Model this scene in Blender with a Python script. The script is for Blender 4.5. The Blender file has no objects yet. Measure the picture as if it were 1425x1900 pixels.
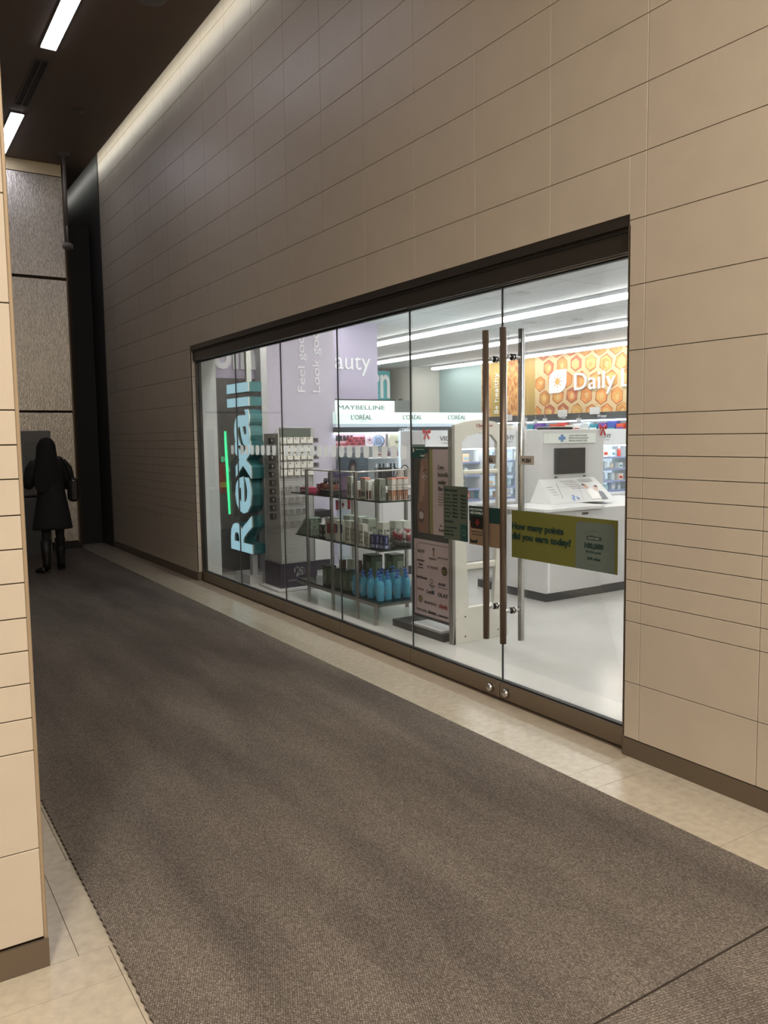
import bpy, math, random
from mathutils import Vector, Matrix
random.seed(7)
S = bpy.context.scene
C = S.collection

# ------------------------------------------------------------------ camera, world, exposure, main lights
cam = bpy.data.objects.new('camera', bpy.data.cameras.new('camera'))
C.objects.link(cam)
F_ = Vector((0.53387924, 0.8405824, -0.09161981)); R_ = Vector((0.84335433, -0.53717357, -0.01407206)); U_ = Vector((0.06104447, 0.06975518, 0.99569463))
cam.matrix_world = Matrix(((R_.x, U_.x, -F_.x, 0), (R_.y, U_.y, -F_.y, 0), (R_.z, U_.z, -F_.z, 1.55), (0, 0, 0, 1)))
cam.data.sensor_fit = 'HORIZONTAL'; cam.data.sensor_width = 36; cam.data.lens = 1513.9 * 36 / 1425
cam.data.clip_start = .05; cam.data.clip_end = 100
S.camera = cam
W = bpy.data.worlds.new('world'); S.world = W; W.use_nodes = True
W.node_tree.nodes['Background'].inputs[0].default_value = (1.0, .92, .84, 1)
W.node_tree.nodes['Background'].inputs[1].default_value = .045
S.view_settings.view_transform = 'Standard'; S.view_settings.look = 'None'
S.view_settings.exposure = 0; S.view_settings.gamma = 1; S.view_settings.use_curve_mapping = False
try: S.cycles.max_bounces = 8; S.cycles.transparent_max_bounces = 24; S.cycles.use_denoising = True; S.cycles.caustics_reflective = False; S.cycles.caustics_refractive = False; S.cycles.sample_clamp_indirect = 6
except Exception: pass

def area(name, loc, sx, sy, power, col=(1, .86, .7), rot=(0, 0, 0)):
    l = bpy.data.lights.new(name, 'AREA'); l.shape = 'RECTANGLE'; l.size = sx; l.size_y = sy; l.energy = power; l.color = col
    o = bpy.data.objects.new(name, l); o.location = loc; o.rotation_euler = rot; C.objects.link(o); return o
# lobby downlights on the ceiling behind the photographer
area('lobby_downlight', (-1.6, -1.9, 5.3), .8, .8, 350, (1, .91, .8))
area('lobby_downlight', (1.6, -1.2, 5.3), .8, .8, 235, (1, .91, .8))
area('lobby_downlight', (-1.2, 1.0, 5.3), .5, .5, 15)
E_TUBE = 21.0      # store fluorescent rows
E_STRIP = 12.0      # corridor linear lights
E_COVE = 9       # slot light along the tiled wall

# ------------------------------------------------------------------ materials
def srgb(h):
    h = h.lstrip('#'); v = [int(h[i:i+2], 16) / 255 for i in (0, 2, 4)]
    return tuple(c / 12.92 if c <= .04045 else ((c + .055) / 1.055) ** 2.4 for c in v) + (1,)
MATS = {}
def mat(name, col, rough=.5, metal=0, emit=0, ecol=None, noise=0, nscale=8, bump=0, bscale=40, spec=None, alpha=1):
    if name in MATS: return MATS[name]
    m = bpy.data.materials.new(name); m.use_nodes = True; nt = m.node_tree; b = nt.nodes['Principled BSDF']
    c = srgb(col) if isinstance(col, str) else tuple(col) + (1,)
    b.inputs['Base Color'].default_value = c; b.inputs['Roughness'].default_value = rough; b.inputs['Metallic'].default_value = metal
    if spec is not None: b.inputs['Specular IOR Level'].default_value = spec
    if emit:
        b.inputs['Emission Color'].default_value = (srgb(ecol) if ecol else c); b.inputs['Emission Strength'].default_value = emit
    if alpha < 1: b.inputs['Alpha'].default_value = alpha
    tc = nt.nodes.new('ShaderNodeTexCoord')
    nz = nt.nodes.new('ShaderNodeTexNoise'); nz.inputs['Scale'].default_value = nscale; nz.inputs['Detail'].default_value = 5
    nt.links.new(tc.outputs['Object'], nz.inputs['Vector'])
    mx = nt.nodes.new('ShaderNodeMix'); mx.data_type = 'RGBA'
    k = noise if noise else .03
    mx.inputs[6].default_value = tuple(min(1, x * (1 + k)) for x in c[:3]) + (1,); mx.inputs[7].default_value = tuple(x * (1 - k) for x in c[:3]) + (1,)
    nt.links.new(nz.outputs['Fac'], mx.inputs[0]); nt.links.new(mx.outputs[2], b.inputs['Base Color'])
    if bump:
        n2 = nt.nodes.new('ShaderNodeTexNoise'); n2.inputs['Scale'].default_value = bscale; nt.links.new(tc.outputs['Object'], n2.inputs['Vector'])
        bp = nt.nodes.new('ShaderNodeBump'); bp.inputs['Strength'].default_value = bump; bp.inputs['Distance'].default_value = .01
        nt.links.new(n2.outputs['Fac'], bp.inputs['Height']); nt.links.new(bp.outputs[0], b.inputs['Normal'])
    MATS[name] = m; return m
def col(h, rough=.5, **k): return mat('paint_' + h + '_%g' % rough, h, rough, **k)

TILE = mat('stone_wall_tile', (.50, .44, .36), .42, noise=.07, nscale=6, bump=.05, bscale=60)
TILED = mat('tile_joint', (.05, .032, .02), .9)
FSTONE = mat('floor_stone', (.46, .41, .325), .22, noise=.24, nscale=26, bump=.02, bscale=14)
FWORN = mat('worn_floor_stone', (.33, .27, .20), .3, noise=.25, nscale=14)
GROUT = mat('grout', (.13, .1, .07), .9)
BASEB = mat('brushed_bronze_metal', (.17, .135, .1), .42, metal=.55, noise=.1, nscale=3)
RAIL = mat('bronze_rail', (.24, .195, .15), .3, metal=.8, noise=.08, nscale=2)
HEADER = mat('dark_bronze', (.06, .052, .045), .35, metal=.6)
BRASS = mat('satin_handle_metal', (.15, .112, .085), .4, metal=.6)
STEEL = mat('satin_steel', (.6, .6, .6), .25, metal=1)
TRIMM = mat('corner_trim', (.36, .28, .19), .4, metal=.3)
BROWNC = mat('dark_brown_ceiling', (.16, .12, .095), .6, noise=.1, nscale=2)
BLACK = mat('matt_black', (.012, .012, .012), .6)
DARKW = mat('dark_wall', (.035, .033, .032), .6)
WHITE = mat('white_laminate', (.66, .66, .66), .35)
OFFW = mat('off_white_paint', (.58, .58, .56), .6)
CEILW = mat('ceiling_white', (.62, .63, .64), .7)
LILAC = mat('lilac_paint', (.50, .45, .58), .6)
LILAC2 = mat('pale_lilac', (.53, .49, .58), .6)
GREYW = mat('charcoal_panel', (.095, .092, .092), .5)
GREYP = mat('grey_plastic', (.5, .51, .47), .35)
LETW = mat('white_letter', (.85, .85, .87), .4)
DKTX = mat('dark_letter', (.03, .03, .03), .5)
TUBE_FILL = mat('added_fill_tube', (.9, .95, 1), .3, emit=44, ecol='#fdf9f3')  # stronger glow for the added fill row behind the window header
TUBE = mat('lit_tube', (.9, .95, 1), .3, emit=E_TUBE, ecol='#fdf9f3')
STRIP = mat('lit_strip', (1, 1, 1), .3, emit=E_STRIP, ecol='#f3f1ff')
COVE = mat('lit_cove', (1, 1, 1), .3, emit=E_COVE, ecol='#f3f3ea')

def glassmat(name, tint=(.93, .97, .95), refl=1.0):
    m = bpy.data.materials.new(name); m.use_nodes = True; nt = m.node_tree; nt.nodes.clear()
    o = nt.nodes.new('ShaderNodeOutputMaterial'); t = nt.nodes.new('ShaderNodeBsdfTransparent'); t.inputs[0].default_value = tint + (1,)
    g = nt.nodes.new('ShaderNodeBsdfGlossy'); g.inputs['Roughness'].default_value = .01
    f = nt.nodes.new('ShaderNodeFresnel'); f.inputs[0].default_value = 1.45; ml = nt.nodes.new('ShaderNodeMath'); ml.operation = 'MULTIPLY'; ml.inputs[1].default_value = refl
    mx = nt.nodes.new('ShaderNodeMixShader'); nt.links.new(f.outputs[0], ml.inputs[0]); nt.links.new(ml.outputs[0], mx.inputs[0])
    nt.links.new(t.outputs[0], mx.inputs[1]); nt.links.new(g.outputs[0], mx.inputs[2]); nt.links.new(mx.outputs[0], o.inputs[0]); return m
GLASS = glassmat('clear_glass', (.975, .985, .98), .3)
GEDGE = mat('glass_edge', (.30, .34, .33), .3)
GSHELF = glassmat('green_shelf_glass', (.8, .9, .86), 1.0)
GSEDGE = mat('shelf_glass_edge', (.03, .06, .05), .2)

def carpetmat(name, ang):
    m = bpy.data.materials.new(name); m.use_nodes = True; nt = m.node_tree; b = nt.nodes['Principled BSDF']; L = nt.links.new
    tc = nt.nodes.new('ShaderNodeTexCoord'); mp = nt.nodes.new('ShaderNodeMapping'); mp.inputs['Rotation'].default_value[2] = ang
    L(tc.outputs['Object'], mp.inputs[0])
    br = nt.nodes.new('ShaderNodeTexVoronoi'); br.inputs['Scale'].default_value = 165; br.inputs['Randomness'].default_value = .25
    mp.inputs['Scale'].default_value = (1, .66, 1)
    L(mp.outputs[0], br.inputs['Vector'])
    n = nt.nodes.new('ShaderNodeTexNoise'); n.inputs['Scale'].default_value = 2.1; n.inputs['Detail'].default_value = 6; mp2 = nt.nodes.new('ShaderNodeMapping'); mp2.inputs['Scale'].default_value = (1.5, .3, 1); L(tc.outputs['Object'], mp2.inputs[0]); L(mp2.outputs[0], n.inputs['Vector'])
    n2 = nt.nodes.new('ShaderNodeTexNoise'); n2.inputs['Scale'].default_value = 260; n2.inputs['Detail'].default_value = 2; L(tc.outputs['Object'], n2.inputs['Vector'])
    cr = nt.nodes.new('ShaderNodeValToRGB'); e = cr.color_ramp.elements
    e[0].position = .12; e[0].color = (.31, .272, .236, 1); e[1].position = .62; e[1].color = (.095, .081, .070, 1)
    L(br.outputs['Distance'], cr.inputs[0])
    mx = nt.nodes.new('ShaderNodeMix'); mx.data_type = 'RGBA'; mx.blend_type = 'MULTIPLY'; mx.inputs[0].default_value = 1
    c2 = nt.nodes.new('ShaderNodeValToRGB'); e = c2.color_ramp.elements; e[0].position = .32; e[0].color = (.74, .74, .76, 1); e[1].position = .66; e[1].color = (1.2, 1.2, 1.18, 1)
    L(n.outputs['Fac'], c2.inputs[0]); L(cr.outputs[0], mx.inputs[6]); L(c2.outputs[0], mx.inputs[7])
    m3 = nt.nodes.new('ShaderNodeMix'); m3.data_type = 'RGBA'; m3.blend_type = 'MULTIPLY'; m3.inputs[0].default_value = 1
    c3 = nt.nodes.new('ShaderNodeValToRGB'); e = c3.color_ramp.elements; e[0].position = .3; e[0].color = (.6, .6, .6, 1); e[1].position = .7; e[1].color = (1.5, 1.5, 1.5, 1)
    L(n2.outputs['Fac'], c3.inputs[0]); L(mx.outputs[2], m3.inputs[6]); L(c3.outputs[0], m3.inputs[7]); L(m3.outputs[2], b.inputs['Base Color'])
    b.inputs['Roughness'].default_value = .95; b.inputs['Specular IOR Level'].default_value = .1
    bp = nt.nodes.new('ShaderNodeBump'); bp.inputs['Strength'].default_value = .7; bp.inputs['Distance'].default_value = .004; bp.invert = True
    L(br.outputs['Distance'], bp.inputs['Height']); L(bp.outputs[0], b.inputs['Normal']); return m
CARPET = carpetmat('woven_carpet', .6); CARPET2 = carpetmat('woven_carpet_crossing', .15)
CSIDE = mat('carpet_edge', (.06, .045, .035), .9)

def honeymat():
    m = bpy.data.materials.new('honeycomb_print'); m.use_nodes = True; nt = m.node_tree; b = nt.nodes['Principled BSDF']; L = nt.links.new
    tc = nt.nodes.new('ShaderNodeTexCoord'); v = nt.nodes.new('ShaderNodeTexVoronoi'); v.feature = 'DISTANCE_TO_EDGE'; v.inputs['Scale'].default_value = 4.0; v.inputs['Randomness'].default_value = .35
    v2 = nt.nodes.new('ShaderNodeTexVoronoi'); v2.inputs['Scale'].default_value = 4.0; v2.inputs['Randomness'].default_value = .35
    L(tc.outputs['Object'], v.inputs['Vector']); L(tc.outputs['Object'], v2.inputs['Vector'])
    cr = nt.nodes.new('ShaderNodeValToRGB'); e = cr.color_ramp.elements; e[0].position = .05; e[0].color = (.80, .58, .26, 1); e[1].position = .11; e[1].color = (.55, .25, .08, 1)
    x = cr.color_ramp.elements.new(.16); x.color = (.72, .36, .10, 1); x = cr.color_ramp.elements.new(.34); x.color = (.80, .50, .18, 1)
    L(v.outputs['Distance'], cr.inputs[0])
    n = nt.nodes.new('ShaderNodeTexNoise'); n.inputs['Scale'].default_value = 1.4; L(tc.outputs['Object'], n.inputs['Vector'])
    c2 = nt.nodes.new('ShaderNodeValToRGB'); e = c2.color_ramp.elements; e[0].position = .4; e[0].color = (.62, .30, .24, 1); e[1].position = .56; e[1].color = (1, 1, 1, 1); L(n.outputs['Fac'], c2.inputs[0])
    mx = nt.nodes.new('ShaderNodeMix'); mx.data_type = 'RGBA'; mx.blend_type = 'MULTIPLY'; mx.inputs[0].default_value = .9
    L(cr.outputs[0], mx.inputs[6]); L(c2.outputs[0], mx.inputs[7]); L(mx.outputs[2], b.inputs['Base Color']); b.inputs['Roughness'].default_value = .5; return m
HONEY = honeymat()
def grainmat(name, c0, c1, sc=(60, 6, 60), rough=.4, bump=.3, metal=0):
    m = bpy.data.materials.new(name); m.use_nodes = True; nt = m.node_tree; b = nt.nodes['Principled BSDF']; L = nt.links.new
    tc = nt.nodes.new('ShaderNodeTexCoord'); mp = nt.nodes.new('ShaderNodeMapping'); mp.inputs['Scale'].default_value = sc; L(tc.outputs['Object'], mp.inputs[0])
    n = nt.nodes.new('ShaderNodeTexNoise'); n.inputs['Scale'].default_value = 1; n.inputs['Detail'].default_value = 4; L(mp.outputs[0], n.inputs['Vector'])
    cr = nt.nodes.new('ShaderNodeValToRGB'); e = cr.color_ramp.elements; e[0].position = .35; e[0].color = c0 + (1,); e[1].position = .65; e[1].color = c1 + (1,); L(n.outputs['Fac'], cr.inputs[0]); L(cr.outputs[0], b.inputs['Base Color'])
    b.inputs['Roughness'].default_value = rough; b.inputs['Metallic'].default_value = metal
    bp = nt.nodes.new('ShaderNodeBump'); bp.inputs['Strength'].default_value = bump; bp.inputs['Distance'].default_value = .02; L(n.outputs['Fac'], bp.inputs['Height']); L(bp.outputs[0], b.inputs['Normal']); return m
PASTA = grainmat('grain_print', (.45, .14, .05), (.85, .52, .2), (3, 14, 9), .5, 0)
RIPPLE = grainmat('rippled_glass_panel', (.50, .47, .42), (.78, .74, .68), (85, 85, 30), .3, .3, .75)
STOREF = grainmat('polished_store_floor', (.50, .49, .47), (.57, .56, .545), (1.2, 1.6, 1), .16, 0)
GLEAVES = grainmat('green_leaf_print', (.05, .09, .05), (.4, .45, .4), (60, 60, 60), .5, 0)

# ------------------------------------------------------------------ mesh helpers
X, Y, Z = Vector((1, 0, 0)), Vector((0, 1, 0)), Vector((0, 0, 1))
class MB:
    def __init__(s): s.v = []; s.f = []; s.mi = []; s.m = []; s.sm = []
    def _m(s, m):
        if m not in s.m: s.m.append(m)
        return s.m.index(m)
    def add(s, vs, fs, m=None, smooth=False):
        o = len(s.v); s.v += [tuple(v) for v in vs]; i = s._m(m)
        for f in fs: s.f.append(tuple(a + o for a in f)); s.mi.append(i); s.sm.append(smooth)
        return s
    def box(s, a, b, m=None, bev=0, rz=0, c=None):
        x0, y0, z0 = [min(p, q) for p, q in zip(a, b)]; x1, y1, z1 = [max(p, q) for p, q in zip(a, b)]
        if bev:
            e = min(bev, (x1-x0)/2.1, (y1-y0)/2.1, (z1-z0)/2.1); vs = []; fs = []
            for (z, i) in ((z0, e), (z0 + e, 0), (z1 - e, 0), (z1, e)):
                vs += [(x0+i+e*(i == 0), y0+i, z), (x1-i-e*(i == 0), y0+i, z), (x1-i, y0+i+e*(i == 0), z), (x1-i, y1-i-e*(i == 0), z), (x1-i-e*(i == 0), y1-i, z), (x0+i+e*(i == 0), y1-i, z), (x0+i, y1-i-e*(i == 0), z), (x0+i, y0+i+e*(i == 0), z)]
            for k in range(3):
                for j in range(8): fs.append((k*8+j, k*8+(j+1) % 8, k*8+8+(j+1) % 8, k*8+8+j))
            fs += [tuple(range(7, -1, -1)), tuple(range(24, 32))]
        else:
            vs = [(x0, y0, z0), (x1, y0, z0), (x1, y1, z0), (x0, y1, z0), (x0, y0, z1), (x1, y0, z1), (x1, y1, z1), (x0, y1, z1)]
            fs = [(0, 3, 2, 1), (4, 5, 6, 7), (0, 1, 5, 4), (1, 2, 6, 5), (2, 3, 7, 6), (3, 0, 4, 7)]
        if rz:
            cx, cy = c if c else ((x0+x1)/2, (y0+y1)/2); ca, sa = math.cos(rz), math.sin(rz)
            vs = [(cx+(v[0]-cx)*ca-(v[1]-cy)*sa, cy+(v[0]-cx)*sa+(v[1]-cy)*ca, v[2]) for v in vs]
        return s.add(vs, fs, m)
    def tube(s, pts, r, m=None, n=10, caps=True):
        pts = [Vector(p) for p in pts]; rs = r if isinstance(r, (list, tuple)) else [r]*len(pts); vs = []; fs = []; pu = None
        for i, p in enumerate(pts):
            t = (pts[min(i+1, len(pts)-1)] - pts[max(i-1, 0)]).normalized()
            if pu is None: pu = t.orthogonal().normalized()
            u = (pu - t*pu.dot(t)).normalized(); pu = u; w = t.cross(u)
            for k in range(n):
                a = 2*math.pi*k/n; vs.append(p + (u*math.cos(a) + w*math.sin(a))*rs[i])
        for i in range(len(pts)-1):
            for k in range(n): fs.append((i*n+k, i*n+(k+1) % n, (i+1)*n+(k+1) % n, (i+1)*n+k))
        if caps: fs += [tuple(range(n-1, -1, -1)), tuple((len(pts)-1)*n+k for k in range(n))]
        return s.add(vs, fs, m, True)
    def lathe(s, prof, c, m=None, n=16, sx=1, sy=1):
        vs = []; fs = []
        for r, z in prof:
            for k in range(n): a = 2*math.pi*k/n; vs.append((c[0]+r*sx*math.cos(a), c[1]+r*sy*math.sin(a), c[2]+z))
        for i in range(len(prof)-1):
            for k in range(n): fs.append((i*n+k, i*n+(k+1) % n, (i+1)*n+(k+1) % n, (i+1)*n+k))
        fs += [tuple(range(n-1, -1, -1)), tuple((len(prof)-1)*n+k for k in range(n))]
        return s.add(vs, fs, m, True)
    def rings(s, rs, m=None, n=20):      # (cx, cy, z, rx, ry)
        vs = []; fs = []
        for cx, cy, z, rx, ry in rs:
            for k in range(n): a = 2*math.pi*k/n; vs.append((cx+rx*math.cos(a), cy+ry*math.sin(a), z))
        for i in range(len(rs)-1):
            for k in range(n): fs.append((i*n+k, i*n+(k+1) % n, (i+1)*n+(k+1) % n, (i+1)*n+k))
        fs += [tuple(range(n-1, -1, -1)), tuple((len(rs)-1)*n+k for k in range(n))]
        return s.add(vs, fs, m, True)
    def prism(s, poly, o, u, v, d, m=None, back=True):    # poly in (a,b) on plane o+u*a+v*b, thickness d opposite to the normal
        o, u, v = Vector(o), Vector(u), Vector(v); nn = u.cross(v).normalized(); k = len(poly)
        vs = [o+u*a+v*b for a, b in poly] + [o+u*a+v*b-nn*d for a, b in poly]
        ar = sum(poly[i][0]*poly[(i+1) % k][1]-poly[(i+1) % k][0]*poly[i][1] for i in range(k))
        f0 = tuple(range(k)); f1 = tuple(range(2*k-1, k-1, -1)); sd = [(i+k, (i+1) % k+k, (i+1) % k, i) for i in range(k)]
        fs = [f0, f1] + sd
        if ar < 0: fs = [tuple(reversed(f)) for f in fs]
        return s.add(vs, fs, m)
    def build(s, name, m=None, parent=None, origin=None):
        me = bpy.data.meshes.new(name); o3 = Vector(origin) if origin else Vector((0, 0, 0))
        off = o3
        if parent is not None and origin is None: off = parent.location.copy() if parent.parent is None else (parent.parent.location + parent.location)
        me.from_pydata([tuple(Vector(v) - off) for v in s.v], [], s.f)
        for mm in s.m: me.materials.append(mm if mm else m)
        me.polygons.foreach_set('material_index', s.mi); me.polygons.foreach_set('use_smooth', s.sm); me.update()
        ob = bpy.data.objects.new(name, me); C.objects.link(ob)
        if parent is not None: ob.parent = parent
        elif origin: ob.location = o3
        return ob
def tag(o, label, cat, group=None):
    o['label'] = label; o['category'] = cat
    if group: o['group'] = group
    return o
def thing(name, loc, label, cat, group=None):
    o = bpy.data.objects.new(name, None); o.location = loc; o.empty_display_size = .1; C.objects.link(o); return tag(o, label, cat, group)
def struct(name, mb, m=None, parent=None):
    o = mb.build(name, m, parent)
    if parent is None: o['kind'] = 'structure'
    return o
def sthing(name, loc=(0, 0, 0)):
    o = bpy.data.objects.new(name, None); o.location = loc; C.objects.link(o); o['kind'] = 'structure'; return o
FONTC = {}
def text_mesh(s, offset=0, extrude=0):
    k = (s, offset, extrude)
    if k in FONTC: return FONTC[k]
    cu = bpy.data.curves.new('t', 'FONT'); cu.body = s; cu.size = 1; cu.offset = offset; cu.extrude = extrude; cu.resolution_u = 3
    o = bpy.data.objects.new('t', cu); C.objects.link(o); dg = bpy.context.evaluated_depsgraph_get(); dg.update()
    me = bpy.data.meshes.new_from_object(o.evaluated_get(dg)); vs = [v.co.copy() for v in me.vertices]; fs = [tuple(p.vertices) for p in me.polygons]
    bpy.data.objects.remove(o); bpy.data.curves.remove(cu); bpy.data.meshes.remove(me)
    FONTC[k] = (vs, fs); return FONTC[k]
def text(mb, s, o, u, v, h=None, w=None, m=None, bold=0, ext=.04, ink=None):
    """letters laid on plane (o,u,v); fitted to width w and/or cap height h; o = lower-left corner"""
    vs, fs = text_mesh(s, bold, ext)
    if not vs: return mb
    x0 = min(p.x for p in vs); x1 = max(p.x for p in vs); capv = [p.y for p in text_mesh('H', bold, ext)[0]]; y1 = max(capv); y0 = 0
    if ink: y0 = min(p.y for p in vs); y1 = max(p.y for p in vs)
    sy = (h/(y1-y0)) if h else None; sx = (w/(x1-x0)) if w else sy
    if sy is None: sy = sx
    o, u, v = Vector(o), Vector(u), Vector(v); nn = u.cross(v)
    return mb.add([o + u*(p.x-x0)*sx + v*(p.y-y0)*sy + nn*p.z*min(sx, sy) for p in vs], fs, m)
def lettering(parent, items, name='lettering'):
    for it in items: o = text(MB(), **it).build(name, DKTX, parent)
    return o
UX, VX = (0, -1, 0), (0, 0, 1)       # plane facing the corridor (-x)
UY, VY = (1, 0, 0), (0, 0, 1)        # plane facing the camera side (-y)
ORD = ['first', 'second', 'third', 'fourth', 'fifth', 'sixth', 'seventh', 'eighth', 'ninth', 'tenth', 'eleventh', 'twelfth', 'thirteenth', 'fourteenth', 'fifteenth', 'sixteenth', 'seventeenth', 'eighteenth', 'nineteenth', 'twentieth', 'twenty-first', 'twenty-second', 'twenty-third', 'twenty-fourth', 'twenty-fifth', 'twenty-sixth']

# ------------------------------------------------------------------ corridor shell
WX = 3.026; OY0, OY1, OZ = 2.63, 8.60, 2.55; CZ = 5.376
rows = [.09, .364, .6599, .7564, .8585, .9544, 1.0503, 1.1516, 1.2485, 1.3446, 1.4465, 1.5422, 1.6388, 1.9321, 2.2261, 2.5207, 2.8063, 3.0994, 3.3896, 3.6805, 3.9682, 4.2652, 4.5506, 4.842, 5.133, 5.424, 5.8]
ycols = [12.15] + [1.9313 + .60615*k for k in range(16, -9, -1)]
ycols = sorted(set([round(y, 4) for y in ycols if y < 12.1] + [12.15, -3.0]))
mb = MB(); g = .0016
for j in range(len(ycols)-1):
    for i in range(len(rows)-1):
        y0, y1, z0, z1 = ycols[j], ycols[j+1], rows[i], rows[i+1]
        pieces = [(y0, y1, z0, z1)]
        if y1 > OY0 and y0 < OY1 and z0 < OZ:
            pieces = []
            if y0 < OY0: pieces.append((y0, OY0, z0, z1))
            if y1 > OY1: pieces.append((OY1, y1, z0, z1))
            if z1 > OZ: pieces.append((max(y0, OY0), min(y1, OY1), OZ, z1))
        for a, b, c, d in pieces:
            e = .0 if (a == OY1) else g
            mb.box((WX, a + (g if a != OY1 else 0), c + (g if c != OZ else 0)), (WX+.012, b - (g if b != OY0 else 0), d - g), TILE, bev=.0012)
for i in range(len(rows)-1):      # tiled reveal of the opening on its far side
    z0, z1 = rows[i], min(rows[i+1], OZ)
    if z0 < OZ: mb.box((WX+.001, OY1, z0+g), (3.078, OY1+.012, z1-g), TILE)
# backing with opening
for a, b, c, d in ((-3, OY0, .0, 5.8), (OY1+.002, 12.15, 0, 5.8), (OY0, OY1, OZ+.002, 5.8)):
    mb.box((WX+.0125, a, c), (3.12, b, d), TILED)
struct('wall_right', mb)
mb = MB()
mb.box((WX-.004, -3, 0), (WX+.01, OY0-.004, .088), BASEB); mb.box((WX-.004, OY1, 0), (WX+.01, 12.15, .088), BASEB); mb.box((WX-.004, OY1-.004, 0), (3.07, OY1+.01, .1), BASEB)
struct('baseboard_right', mb)
mb = MB()     # drywall behind the tile on the store side
for a, b, c, d in ((.5, OY0-.03, 0, 3.2), (OY1, 9.1, 0, 3.2), (OY0-.03, OY1, OZ+.05, 3.2)): mb.box((3.121, a, c), (3.305 if a == OY1 else 3.37, b, d), OFFW)
struct('wall_store_front', mb)
mb = MB(); mb.box((WX-.01, 12.151, 0), (3.12, 14.6, 5.9), DARKW); mb.box((1.9, 14.6, 0), (3.12, 14.75, 5.9), DARKW); mb.box((2.62, 12.75, 0), (WX-.02, 12.9, 4.7), BLACK)
struct('wall_recess', mb)

# left tiled pier / wall: the face we see looks back towards the camera
mb = MB(); lx = [-3.0, -2.06, -1.454, -.848, -.242, .364]; PY = 2.485
for j in range(len(lx)-1):
    for i in range(len(rows)-1): mb.box((lx[j]+g, PY, rows[i]+g), (lx[j+1]-g*(j < 4), PY+.012, rows[i+1]-g), TILE, bev=.0012)
mb.box((-3, PY+.0125, 0), (.362, PY+.7, 5.8), TILED)
mb.box((.0, PY+.7, 0), (.362, 12.3, 5.8), TILE)
struct('wall_left', mb)
mb = MB(); mb.box((.3645, PY-.001, .075), (.375, PY+.03, 5.376), TRIMM, bev=.002); struct('trim_1', mb)
mb = MB(); mb.box((-3, PY-.008, 0), (.376, PY+.002, .085), BASEB); mb.box((.366, PY+.0025, 0), (.376, PY+.7, .075), BASEB); struct('baseboard_left', mb)

# floor of stone slabs
mb = MB()
mb.box((-3, -4, -.05), (3.12, 14.75, -.004), GROUT)
def slab(x0, x1, y0, y1): mb.box((x0+.001, y0+.001, -.004), (x1-.001, y1-.001, 0), FSTONE)
ry = [-4, -2.46, -1.85, -1.24, -.63, -.02, .59, 1.2, 1.81, 2.43, 2.59] + [3.205 + .635*k for k in range(19)]; ry = [y for y in ry if y < 14.7] + [14.7]
for a, b in zip(ry[:-1], ry[1:]):
    if b <= 2.6: slab(2.0, 2.96, a, b)
    else: slab(2.0, 2.94, a, b); mb.box((2.939, a+.001, -.004), (3.08, b-.001, 0), FWORN)
    if b <= 2.6: slab(2.96, 3.08, a, b)
ly = [-4, -2.6, -1.99, -1.38, -.77, -.16, .45, 1.06, 1.70, 2.315, 2.477, 3.09] + [3.70+.61*k for k in range(19)]; ly = [y for y in ly if y < 14.7] + [14.7]
for a, b in zip(ly[:-1], ly[1:]):
    if b <= 2.48:
        slab(.545, 2.0, a, b)
        for x0, x1 in ((-.065, .545), (-.675, -.065), (-1.9, -.675), (-3, -1.9)): slab(x0, x1, a, b)
    else: slab(-.15, .457, a, b) if a < 3.05 else slab(-.15, .545, a, b); slab(.457 if a < 3.05 else .545, 2.0, a, b)
struct('floor', mb)
# dusty stain line in front of the doors, drawn as thin wear on the stone
# carpet
def carpet(name, x0, x1, y0, y1, m, label, zig=True):
    mb = MB(); h = .009; n = int((y1-y0)/.021) if zig else 1
    L = [(x0 + (.0022 if (k % 2) else -.0022)*zig, y0+(y1-y0)*k/n) for k in range(n+1)]; Rr = [(x1, y1), (x1, y0)]
    P = L + Rr; P = P[::-1]
    mb.add([(x, y, h) for x, y in P], [tuple(range(len(P)))], m)
    k = len(P); mb.add([(x, y, h) for x, y in P] + [(x, y, .0005) for x, y in P], [(i, i+k, (i+1) % k+k, (i+1) % k) for i in range(k)], CSIDE)
    o = mb.build(name); return tag(o, label, 'carpet')
carpet('carpet_runner', .558, 2.605, 1.412, 12.7, CARPET, 'long grey-brown woven carpet runner leading down the corridor')
carpet('carpet_runner', .558, 3.0, -3.9, 1.404, CARPET2, 'second grey-brown carpet piece across the bottom right corner, past the seam')

# ceiling: dark slab with a light slot along the tiled wall
mb = MB(); mb.box((-3, -4, CZ), (2.88, 14.75, CZ+.12), BROWNC); mb.box((2.86, -4, CZ+.12), (2.88, 14.75, 5.92), BROWNC); mb.box((2.86, -4, 5.9), (3.2, 14.75, 6.0), BROWNC)
struct('ceiling', mb)
mb = MB(); mb.box((2.882, -3.9, 5.41), (2.892, 14.5, 5.455)); c = mb.build('cove_light', COVE); tag(c, 'hidden linear light glowing in the slot above the tiled wall', 'light')
mb = MB(); mb.box((-3.1, -4.1, 0), (-3, 2.485, 6), TILE); mb.box((-3.1, -4.1, 0), (3.12, -4, 6), TILE); struct('wall_lobby_added', mb)  # unseen lobby walls, added for bounce and for the rippled panel to reflect

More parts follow.
